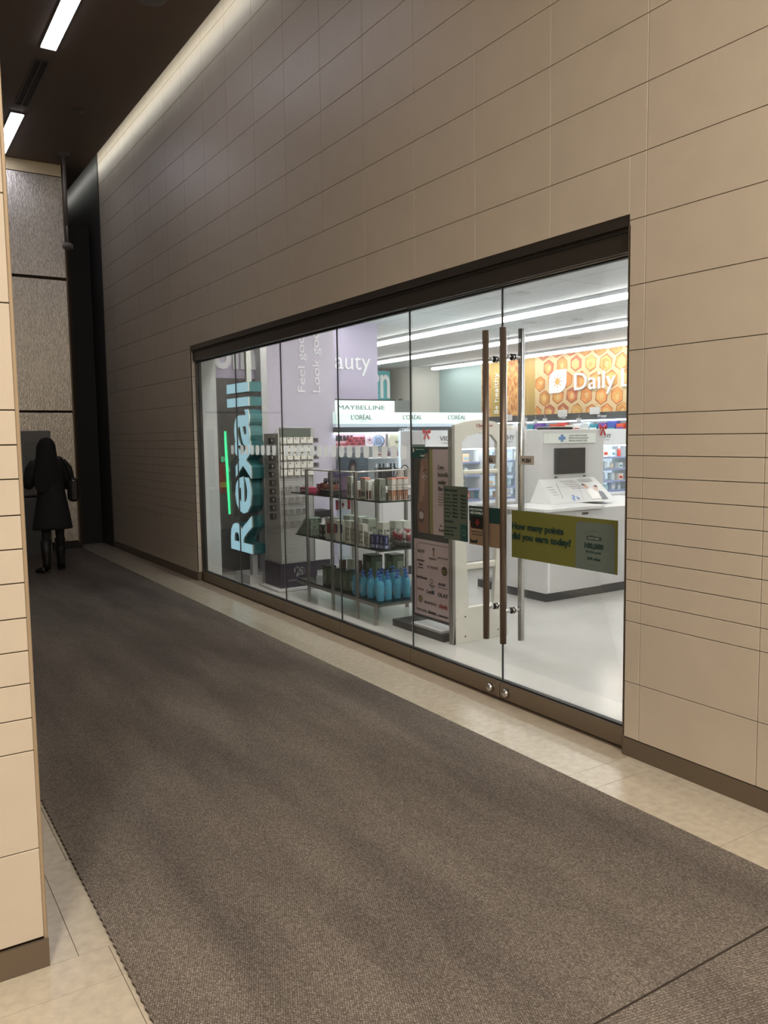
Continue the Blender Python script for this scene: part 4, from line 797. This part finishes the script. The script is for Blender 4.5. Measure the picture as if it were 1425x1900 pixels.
MB().box((5.27, 5.484, .09), (5.29, 5.4895, .83)).build('edge_trim', LETW, t)
MB().box((5.77, 6.1, 0.841), (6.66, 6.5, 1.60), bev=.004).build('upper_cabinet', KW, t)
MB().box((5.80, 6.085, 1.46), (6.52, 6.099, 1.56)).build('header_panel', mat('header_pale', (.60, .63, .58), .4, emit=.25), t)
MB().box((5.935, 6.085, 1.145), (6.37, 6.099, 1.41)).build('screen', mat('screen_dark', (.02, .022, .025), .5, spec=.15), t)
mb = MB(); mb.box((5.94, 6.08, 1.11), (5.965, 6.098, 1.12)); mb.box((6.35, 6.08, 1.11), (6.375, 6.098, 1.12)); mb.build('screen_clip', BLACK, t)
dk = MB(); dk.add([(5.6, 5.78, .873), (6.50, 5.78, .873), (6.50, 6.09, 1.10), (5.72, 6.09, 1.10), (5.6, 6.09, .873), (6.5, 6.09, .873)], [(0, 1, 2, 3), (0, 3, 4), (1, 5, 2), (2, 5, 4, 3), (0, 4, 5, 1)], KW)
dk.build('sloping_display', KW, t)
mb = MB()
u_ = Vector((1, 0, 0)); v_ = Vector((0, .31, .227)).normalized(); o_ = Vector((5.6, 5.78, .873)) + Vector((0, -.003, .004))
def sp(P, m): mb.prism([(a, b) for a, b in P], o_, u_, v_, .0005, m)
GT = col('606468'); BLU = col('5b83b8'); DKH = col('3f3a3c'); PS = col('d9a893')
for i in range(5): sp([(.36+.02*i, .33-.03*i), (.56+.01*i, .33-.03*i), (.56+.01*i, .335-.03*i), (.36+.02*i, .335-.03*i)], GT)
for i in range(3): sp([(.62, .345-.02*i), (.82, .345-.02*i), (.82, .35-.02*i), (.62, .35-.02*i)], GT)
for i in range(4): sp([(.12, .25-.04*i), (.2, .25-.04*i), (.2, .255-.04*i), (.12, .255-.04*i)], GT)
sp([(.20, .07), (.206, .07), (.30, .31), (.294, .31)], GT); sp([(.46, .04), (.463, .04), (.56, .25), (.557, .25)], GT)
for a, b in ((.32, .05), (.35, .09), (.39, .06)): sp([(a, b-.02), (a+.025, b-.02), (a+.03, b+.02), (a+.005, b+.03)], BLU)
def dsk(a, b, r, m, sy=1.2): sp([(a+r*math.cos(k*math.pi/7), b+r*sy*math.sin(k*math.pi/7)) for k in range(14)], m)
sp([(.58, .03), (.72, .03), (.74, .12), (.70, .2), (.62, .18)], col('e6e3e0')); sp([(.72, .02), (.80, .02), (.82, .13), (.78, .16), (.74, .1)], col('6c7078')); dsk(.65, .235, .028, PS); dsk(.64, .26, .026, DKH, .7); dsk(.77, .20, .026, PS); dsk(.79, .225, .024, DKH, .8)
mb.build('leaflet_pictures', None, t)
mb = MB(); mb.box((6.015, 6.08, 1.475), (6.045, 6.0845, 1.55), BLU); mb.box((5.985, 6.079, 1.497), (6.075, 6.084, 1.527), BLU); mb.build('cross_logo', None, t)
lettering(t, [dict(s=s, o=(6.13, 6.083, 1.53-.027*i), u=UY, v=VY, h=.015, w=.26+.02*(i == 1), m=GT) for i, s in enumerate(['ASK FOR YOUR', 'PERSONALIZED', 'SKIN ANALYSIS'])])
def bow(x, y, z, label, s=1):
    t = thing('ribbon_bow', (x, y, z), label, 'bow', 'red ribbon bows'); R2 = mat('ribbon_red', (.40, .04, .04), .4)
    for sg in (-1, 1):
        m = MB(); m.prism([(0, 0), (sg*.05*s, .035*s), (sg*.055*s, -.005*s), (sg*.04*s, -.02*s)], (x, y, z), UY, VY, .012, R2); m.build('loop', None, t)
        m = MB(); m.prism([(0, 0), (sg*.045*s, -.075*s), (sg*.022*s, -.085*s)], (x, y, z), UY, VY, .008, R2); m.build('tail', None, t)
    MB().box((x-.012*s, y-.012, z-.012*s), (x+.012*s, y+.005, z+.012*s), bev=.003).build('knot', R2, t)
bow(6.63, 6.08, 1.615, 'red ribbon bow on the top right corner of the white kiosk')
t = thing('router_box', (6.2, 6.3, 1.6), 'flat black device lying on top of the white kiosk', 'device'); MB().box((5.98, 6.2, 1.601), (6.3, 6.4, 1.625)).build('case', BLACK, t); MB().box((6.28, 6.15, 1.626), (6.0, 6.42, 1.632)).build('lid', OFFW, t)

# ------------------------------------------------------------------ white skin-care gondola
GY = 7.6
t = thing('skin_care_gondola', (7.0, 7.9, 0), 'long white back-lit skin care shelving unit behind the gate and kiosk', 'shelving unit')
BL = mat('backlit_panel', (.75, .85, .92), .4, emit=.8, ecol='#d4e8f5')
MB().box((5.36, 8.05, .0), (9.0, 8.1, 1.62)).build('back_panel', BL, t)
for x0, x1 in ((5.4, 6.25), (6.27, 7.10), (7.12, 7.95), (7.97, 8.95)):
    hp = MB().box((x0, GY, 1.40), (x1, 8.04, 1.615)).build('header_box', mat('header_lit_white', (.68, .70, .71), .4, emit=.15, ecol='#eef4ff'), t)
    lettering(hp, [dict(s='VICHY', o=(x0+.2, GY-.003, 1.495), u=UY, v=VY, h=.055, w=.26, m=col('77797b')), dict(s='LABORATOIRES', o=(x0+.23, GY-.003, 1.465), u=UY, v=VY, h=.012, w=.2, m=col('8f9193'))])
    MB().box((x0+.02, GY+.02, 1.385), (x1-.02, GY+.10, 1.399)).build('header_lamp', mat('cool_led', (.9, .95, 1), .3, emit=7, ecol='#eaf6ff'), t)
BE = col('9aa6cc', .4)
for z in (1.24, 1.08, .92, .79):
    m = MB(); m.box((5.4, GY+.08, z-.02), (8.95, 8.04, z), WHITE); m.box((5.4, GY+.07, z-.022), (8.95, GY+.08, z+.002), BE); m.build('shelf', None, t)
for x in (5.36, 6.25, 7.10, 7.95, 8.96): MB().box((x, GY, .1), (x+.02, 8.05, 1.615)).build('divider', WHITE, t)
MB().box((5.40, GY-.25, .1), (8.98, GY, .745)).build('counter_base', KW, t); MB().box((5.36, GY-.28, .746), (9.0, GY+.0, .77)).build('counter_top', mat('counter_white', (.72, .72, .72), .25), t)
MB().box((5.42, GY-.24, .001), (8.95, GY-.02, .1)).build('plinth', KD, t)
bow(5.41, GY-.012, 1.60, 'red ribbon bow at the left end of the white skin care unit')
cset = ['e9eef2', 'dbe9f2', 'a9cfdc', 'f0e6da', '6fa3b8', 'f4f6f6', 'cfdee8', 'c8463c', 'f0c8a5', 'bccae2']
cnm = dict(zip(cset, ['white', 'pale blue', 'aqua', 'cream', 'teal', 'bright white', 'grey-blue', 'red', 'peach', 'lavender']))
for s_i, z in enumerate((1.24, 1.08, .92, .79)):
    x = 5.46; i = 0
    while x < 8.85 and i < 24:
        c = cset[(i*7+s_i*3) % 10]; w = .05+.02*((i*5+s_i) % 3); h = .075+.012*((i*3+s_i) % 4)
        if s_i == 0: h += .02
        if min(abs(x-q) for q in (5.37, 6.26, 7.11, 7.96, 8.97)) < .06: x += .07
        if s_i == 3: h = min(h, .095)
        lab = '%s product on the %s shelf of white unit, %s from the left' % (cnm[c], ['top', 'second', 'third', 'bottom'][s_i], ORD[i]); gp_ = 'products on the white skin care unit'
        if (i+s_i) % 3 == 0:
            tt = thing('lotion_bottle', (x, GY+.14, z), lab, 'bottle', gp_); MB().lathe([(.022, 0), (.025, .006), (.025, h*.7), (.012, h*.8)], (x, GY+.14, z), n=12).build('bottle', col(c), tt); MB().lathe([(.014, h*.8), (.014, h*1.05)], (x, GY+.14, z), n=10).build('cap', col('f0f2f2'), tt)
        else:
            tt = thing('skin_care_box', (x, GY+.14, z), lab, 'box', gp_); MB().box((x-w/2, GY+.10, z+.0005), (x+w/2, GY+.18, z+h)).build('carton', col(c), tt); MB().box((x-w*.35, GY+.098, z+h*.25), (x+w*.35, GY+.0995, z+h*.6)).build('label_band', col(cset[(i*7+s_i*3+4) % 10]), tt)
        x += .15; i += 1

# ------------------------------------------------------------------ makeup gondola (dark band, lit header)
t = thing('makeup_gondola', (5.7, 8.9, 0), 'makeup wall unit with glowing pale header and black band, left of white unit', 'shelving unit')
LH = mat('lit_header', (.75, .9, .85), .4, emit=.6, ecol='#e6fff6')
my = 8.6
for x0, x1, k in ((4.81, 5.56, 0), (5.565, 6.31, 1), (6.315, 7.08, 2)):
    hb = MB().box((x0, my, 1.715), (x1-.005, 9.3, 1.855)).build('lit_header', LH, t)
    lettering(hb, [dict(s="L'ORÉAL", o=(x0+.2 if k < 2 else x0+.16, my-.003, 1.765), u=UY, v=VY, h=.055, w=.29, m=col('6f7d78')), dict(s='PARIS', o=(x0+.32, my-.003, 1.738), u=UY, v=VY, h=.012, w=.1, m=col('b9c8c2'))])
MB().box((4.81, my+.02, 1.675), (7.05, 9.3, 1.712)).build('silver_band', mat('silver_lit', (.5, .55, .6), .3, emit=.35, ecol='#dfeeff'), t)
bb = MB().box((4.81, my+.01, 1.61), (6.62, 9.3, 1.672)).build('black_band', mat('band_dark', (.055, .06, .07), .35), t)
lettering(bb, [dict(s="L'ORÉAL", o=(5.72, my+.006, 1.622), u=UY, v=VY, h=.035, w=.2, m=LETW, bold=.03)])
MB().box((4.85, 9.25, 0), (7.0, 9.3, 1.61)).build('back_panel', WHITE, t); MB().box((4.82, my+.03, 1.59), (6.6, my+.12, 1.609)).build('band_lamp', mat('cool_led', (.9, .95, 1), .3, emit=7, ecol='#eaf6ff'), t)
pp = MB(); pp.box((4.84, 8.72, 1.43), (5.58, 8.735, 1.585), col('c79aa8'))
for i in range(5): pp.box((4.86+.05*i, 8.715, 1.51), (4.895+.05*i, 8.72, 1.575), BLACK)
for i in range(8):
    for j in range(3): pp.box((5.0+.034*i, 8.713, 1.455+.035*j), (5.028+.034*i, 8.719, 1.484+.035*j), col(['8c3038', 'a34a4a', '6b2028'][(i+j) % 3]))
for i in range(5): pp.box((4.86+.03*i, 8.713, 1.45), (4.882+.03*i, 8.719, 1.48), col('b05a58'))
pp.build('palette_poster', None, t)
pp = MB(); pp.box((5.27, 8.705, 1.435), (5.56, 8.712, 1.58), col('d9cfd6'))
def dy(mb, cx, cz, rx, rz, y, m, n=16): mb.add([(cx+rx*math.cos(2*math.pi*i/n), y, cz+rz*math.sin(2*math.pi*i/n)) for i in range(n)], [tuple(range(n))], m)
dy(pp, 5.33, 1.51, .05, .05, 8.704, col('c7a8b0')); dy(pp, 5.33, 1.515, .02, .012, 8.7035, DKTX); dy(pp, 5.46, 1.50, .095, .075, 8.704, BLACK); dy(pp, 5.455, 1.50, .085, .067, 8.7035, col('a9b8d6'))
for i in range(6): pp.add([(5.40+.022*i, 8.703, 1.45), (5.41+.022*i, 8.703, 1.45), (5.418+.016*i, 8.703, 1.55), (5.41+.016*i, 8.703, 1.55)], [(0, 1, 2, 3)], BLACK)
pp.build('eye_poster', None, t)
ib = MB().box((5.60, 8.65, 1.415), (6.12, 8.70, 1.585)).build('cream_header', mat('cream_lit', (.62, .58, .43), .5), t); lettering(ib, [dict(s='inspired beauty', o=(5.68, 8.645, 1.475), u=UY, v=VY, h=.032, w=.26, m=col('6a6a58'))])
mb = MB(); [mb.box((4.86, 8.7, z), (6.1, 9.2, z+.02)) for z in (1.28, 1.0, .7)]; mb.build('shelf', WHITE, t)
MB().box((4.84, 8.62, 1.02), (5.25, 8.64, 1.36)).build('portrait_board', col('3d474f'), t)
q = MB(); dy(q, 5.03, 1.19, .055, .10, 8.618, col('1c1718')); dy(q, 5.035, 1.17, .032, .055, 8.6175, col('5e443c'))
for i in range(4): q.box((5.12, 8.616, 1.30-.03*i), (5.2, 8.6185, 1.305-.03*i), col('7c8890'))
q.build('portrait_picture', None, t)
for i in range(9):
    x = 5.45+.055*i; tt = thing('mascara_bottle', (x, 8.6, 1.07), 'dark navy cosmetic bottle standing in the makeup unit, %s from the left' % ORD[i], 'bottle', 'dark cosmetic bottles in the makeup unit')
    MB().lathe([(.018, 0), (.02, .01), (.02, .12), (.012, .13)], (x, 8.75, 1.305-.285), n=12).build('bottle', NAVY, tt); MB().lathe([(.010, .13), (.012, .135), (.012, .19), (.008, .195)], (x, 8.75, 1.02), n=10).build('cap', BLACK if i % 3 else col('c9c9d0'), tt)
    tt.location = (x, 8.75, 1.02)
    for c_ in tt.children:
        for v in c_.data.vertices: v.co += Vector((0, 8.6-8.75, 1.07-1.02))
for i in range(8):
    c = ['c9a0a0', 'd9c9b0', '8c5a5a', 'b0a0c0'][i % 4]; x = 5.5+.065*i; tt = thing('makeup_box', (x, 8.78, 1.301), '%s makeup box on the upper shelf of makeup unit, %s from the left' % (['pink', 'cream', 'brown', 'lilac'][i % 4], ORD[i]), 'box', 'makeup boxes in the makeup unit')
    MB().box((x-.025, 8.76, 1.301), (x+.025, 8.8, 1.36+.01*(i % 3))).build('carton', col(c), tt); MB().box((x-.02, 8.758, 1.32), (x+.02, 8.7595, 1.34)).build('label_band', DKTX, tt)
# maybelline header unit further back
t = thing('rear_makeup_unit', (5.8, 9.45, 0), 'taller lit header of the makeup unit behind, below the lilac wall', 'shelving unit')
hb = MB().box((5.02, 9.35, 1.80), (6.13, 9.6, 2.035)).build('lit_header', LH, t); lettering(hb, [dict(s='MAYBELLINE', o=(5.25, 9.345, 1.915), u=UY, v=VY, h=.055, w=.72, m=col('6a7472'))])
MB().box((5.0, 9.34, 2.036), (6.14, 9.6, 2.05)).build('top_trim', HEADER, t); MB().box((5.05, 9.4, 0), (6.1, 9.6, 1.799)).build('body', WHITE, t)
t = thing('wall_monitor', (7.0, 10.4, 1.95), 'small grey box standing on top of shelving right of the lit header', 'box'); MB().box((6.58, 10.2, 1.86), (6.98, 10.3, 2.09)).build('case', mat('mon_grey', (.16, .18, .17), .5), t); MB().box((6.8, 10.22, 2.09), (6.85, 10.26, 2.11)).build('clip', BLACK, t)
MB().box((6.5, 10.15, 0), (7.05, 10.6, 1.859)).build('pedestal', WHITE, t)

# white counter units between the table and gondolas
t = thing('makeup_counter', (4.9, 7.5, 0), 'low white cabinet with dark plinth behind the glass display stand', 'cabinet')
MB().box((4.75, 7.55, .001), (5.32, 8.2, .10)).build('plinth', KD, t); MB().box((4.73, 7.53, .101), (5.34, 8.2, .98), bev=.004).build('body', KW, t)
dd = MB().box((4.76, 7.522, .14), (5.03, 7.529, .92)).build('door', KW, t); dd = MB().box((5.04, 7.522, .14), (5.31, 7.529, .92)).build('door', KW, t)
MB().box((4.71, 7.50, .981), (5.36, 8.22, 1.01)).build('counter_top', mat('counter_white', (.72, .72, .72), .25), t)
t = thing('till_counter', (4.3, 9.3, 0), 'low white and black counter far left, behind the jewellery stand', 'counter')
t.location = (4.3, 8.6, 0); MB().box((3.96, 8.45, .001), (4.6, 8.68, .12)).build('plinth', KD, t); MB().box((3.95, 8.43, .121), (4.62, 8.68, .62)).build('body', WHITE, t); MB().box((3.95, 8.41, .62), (4.62, 8.68, .70)).build('dark_top', BLACK, t)
# purse hanging display bits: dark bags between table and makeup unit
t = thing('display_handbag', (4.75, 7.55, 1.01), 'black handbag with looped handle on the white counter', 'handbag')
MB().prism([(0, 0), (.17, 0), (.15, .2), (.02, .2)], (4.80, 7.62, 1.011), UY, VY, .08, BLACK).build('bag_body', None, t)
MB().tube([(4.95+.06*math.cos(a), 7.60, 1.16+.06*math.sin(a)) for a in [k*math.pi/8 for k in range(-6, 5)]], .006, n=6).build('handle', BLACK, t)
t = thing('tote_bag', (5.1, 7.7, 1.01), 'grey-beige soft bag standing right of the black handbag', 'handbag')
MB().prism([(0, 0), (.22, 0), (.20, .16), (.1, .19), (.03, .15)], (5.04, 7.64, 1.011), UY, VY, .1, mat('taupe', (.35, .31, .28), .7)).build('bag_body', None, t)
MB().tube([(5.15+.05*math.cos(a), 7.66, 1.17+.06*math.sin(a)) for a in [k*math.pi/8 for k in range(0, 9)]], .006, n=6).build('handle', BLACK, t)
# flag card near the table
t = thing('flag_card', (4.0, 7.0, .85), 'small red and white flag card hanging behind the glass display stand', 'card')
m = MB(); m.box((3.94, 7.1, .83), (4.11, 7.105, .93), LETW, bev=.001); m.build('card', LETW, t); m = MB(); m.box((3.94, 7.098, .83), (3.975, 7.0999, .93), col('a02030')); m.box((4.075, 7.098, .83), (4.11, 7.0999, .93), col('a02030')); m.prism([(0, .03), (.015, 0), (.03, .03), (.015, .055)], (4.01, 7.098, .85), UY, VY, .001, col('a02030')); m.build('print', None, t)
MB().tube([(4.025, 7.103, .93), (4.025, 7.103, 1.017)], .003, n=6).build('string', BLACK, t)

# ------------------------------------------------------------------ person
PXc, PYc = 1.83, 10.25
t = thing('person', (PXc, PYc, 0), 'person seen from behind with long dark hair, black coat and boots', 'person')
def skin_obj(name, joints, edges, m, parent, sub=2):
    me = bpy.data.meshes.new(name); me.from_pydata([tuple(Vector(j[:3]) - parent.location) for j in joints], edges, []); o = bpy.data.objects.new(name, me); C.objects.link(o); o.parent = parent
    me.materials.append(m); md = o.modifiers.new('skin', 'SKIN'); md.use_smooth_shade = True
    sv = me.skin_vertices[0].data if me.skin_vertices else None
    if sv is None: me.attributes.new  # no skin layer
    for i, j in enumerate(joints): sv[i].radius = (j[3], j[4] if len(j) > 4 else j[3])
    sv[0].use_root = True
    s2 = o.modifiers.new('sub', 'SUBSURF'); s2.levels = sub; s2.render_levels = sub; return o
SKN = mat('person_skin', (.10, .06, .045), .6); COAT = mat('coat_black', (.010, .010, .012), .85, noise=.2, nscale=12); HAIR = mat('hair_black', (.006, .005, .005), .85); BOOT = mat('boot_black', (.008, .008, .008), .45)
def limb(mb, pts, rs, m, n=14): mb.tube(pts, rs, m, n=n)
c = (PXc, PYc)
mb = MB()   # one continuous body: legs, torso, neck, head (rings joined), arms and hands
TI = mat('tights', (.012, .011, .012), .8)
def add_skin(name, J, Ed, m):
    me = bpy.data.meshes.new(name); me.from_pydata([tuple(Vector(j[:3]) - t.location) for j in J], Ed, []); o = bpy.data.objects.new(name, me); C.objects.link(o); o.parent = t
    import bmesh
    bm = bmesh.new(); bm.from_mesh(me); ly_ = bm.verts.layers.skin.verify(); bm.verts.ensure_lookup_table()
    for i, j in enumerate(J): bm.verts[i][ly_].radius = (j[3], j[4] if len(j) > 4 else j[3]); bm.verts[i][ly_].use_root = (i == 0)
    bm.to_mesh(me); bm.free(); me.materials.append(m)
    md = o.modifiers.new('skin', 'SKIN'); md.use_smooth_shade = True; s2 = o.modifiers.new('sub', 'SUBSURF'); s2.levels = 2; s2.render_levels = 2; return o
lf = (1.745, 10.17); rf = (1.93, 10.30)
J = [(1.835, 10.25, .86, .12, .10), (1.835, 10.25, 1.02, .115, .085), (1.83, 10.25, 1.20, .13, .09), (1.83, 10.25, 1.32, .12, .07), (1.83, 10.26, 1.39, .045), (1.83, 10.27, 1.44, .05), (1.825, 10.28, 1.52, .075, .085), (1.825, 10.28, 1.57, .055, .07),
     (1.77, 10.25, .80, .085), (1.765, 10.23, .47, .055), (lf[0], lf[1]+.03, .30, .048), (lf[0], lf[1], .08, .032), (lf[0]-.03, lf[1]+.04, .055, .03),
     (1.90, 10.25, .80, .085), (1.925, 10.26, .47, .055), (rf[0], rf[1], .30, .048), (rf[0], rf[1]-.02, .08, .032), (rf[0]+.01, rf[1]+.05, .055, .03),
     (1.68, 10.25, 1.31, .045), (1.60, 10.24, 1.08, .038), (1.66, 10.42, 1.06, .030), (1.72, 10.48, 1.10, .024),
     (1.98, 10.25, 1.31, .045), (2.06, 10.24, 1.06, .038), (1.98, 10.42, 1.03, .030), (1.92, 10.48, 1.08, .024)]
Ed = [(0, 1), (1, 2), (2, 3), (3, 4), (4, 5), (5, 6), (6, 7), (0, 8), (8, 9), (9, 10), (10, 11), (11, 12), (0, 13), (13, 14), (14, 15), (15, 16), (16, 17), (3, 18), (18, 19), (19, 20), (20, 21), (3, 22), (22, 23), (23, 24), (24, 25)]
for (hx, sgn, b) in ((1.72, 1, 21), (1.92, -1, 25)):
    for k in range(5):
        i0 = len(J); dx = (.012*(k-1.5) if k < 4 else sgn*.02); L = (.045, .05, .048, .04, .03)[k]
        J.append((hx+dx, 10.51 if k < 4 else 10.49, J[b][2]+.005, .009)); J.append((hx+dx*1.2, 10.51+L*.6, J[b][2]+(.02 if k < 4 else .03), .008)); J.append((hx+dx*1.1, 10.505+L*.7, J[b][2]+.05, .007))
        Ed += [(b, i0), (i0, i0+1), (i0+1, i0+2)]
add_skin('body', J, Ed, TI)
mb = MB()
mb.rings([(1.845, 10.25, .52, .225, .17), (1.845, 10.25, .56, .222, .17), (1.85, 10.25, .75, .19, .15), (1.85, 10.25, .95, .155, .125), (1.845, 10.25, 1.10, .15, .115), (1.835, 10.25, 1.24, .165, .11), (1.83, 10.25, 1.32, .155, .095), (1.83, 10.255, 1.37, .09, .075), (1.83, 10.26, 1.41, .06, .06)], COAT, n=28)
limb(mb, [(1.69, 10.25, 1.31), (1.64, 10.25, 1.22), (1.60, 10.24, 1.08), (1.61, 10.28, 1.05), (1.655, 10.40, 1.06)], [.06, .07, .062, .058, .045], COAT)
limb(mb, [(1.97, 10.25, 1.31), (2.03, 10.25, 1.22), (2.06, 10.24, 1.07), (2.05, 10.28, 1.03), (1.98, 10.40, 1.03)], [.06, .07, .062, .058, .045], COAT)
mb.build('coat', COAT, t)
mb = MB(); mb.rings([(1.80, 10.17, .93, .07, .02), (1.80, 10.17, .98, .12, .035), (1.80, 10.18, 1.05, .15, .05), (1.80, 10.19, 1.2, .145, .08), (1.81, 10.21, 1.33, .125, .095), (1.815, 10.25, 1.43, .112, .11), (1.82, 10.27, 1.50, .105, .115), (1.825, 10.275, 1.55, .085, .10), (1.825, 10.28, 1.585, .055, .065), (1.825, 10.28, 1.60, .015, .02)], HAIR, n=24); mb.build('hair', HAIR, t)
for (x, y, tx, ty) in ((lf[0], lf[1], -.09, .07), (rf[0], rf[1], .02, .12)):
    m = MB(); limb(m, [(x, y+.01, .40), (x, y+.01, .25), (x, y, .12), (x, y, .05)], [.062, .056, .045, .046], BOOT); m.tube([(x-.02*(tx < 0), y-.02, .045), (x+tx*.5, y+ty*.5, .045), (x+tx, y+ty, .035), (x+tx*1.25, y+ty*1.25, .026)], [.044, .044, .035, .016], BOOT, n=12); m.box((x-.035, y-.045, 0.0095), (x+.035, y+.03, .03), BOOT); m.build('boot', BOOT, t)
fm = MB(); fm.rings([(1.825, 10.335, 1.40, .03, .02), (1.825, 10.345, 1.44, .055, .035), (1.825, 10.35, 1.49, .06, .035), (1.825, 10.345, 1.53, .055, .03)], SKN, n=14); fm.tube([(1.825, 10.38, 1.50), (1.825, 10.40, 1.465)], [.008, .013], SKN, n=8); fm.build('face', SKN, t)
t = thing('shoulder_bag', (2.09, 10.2, .85), 'black shoulder bag with metal rings under right arm of the person', 'handbag')
MB().box((2.015, 10.05, .84), (2.125, 10.21, 1.12), bev=.03).build('bag_body', BOOT, t)
MB().tube([(2.05, 10.12, 1.10), (2.03, 10.15, 1.25), (1.97, 10.21, 1.36), (1.95, 10.26, 1.37)], .010, n=8).build('strap', BOOT, t)
m = MB(); m.tube([(2.05, 10.045, 1.09), (2.07, 10.045, 1.09)], .008); m.tube([(2.06, 10.045, .99), (2.075, 10.045, .99)], .006); m.build('buckle', STEEL, t)
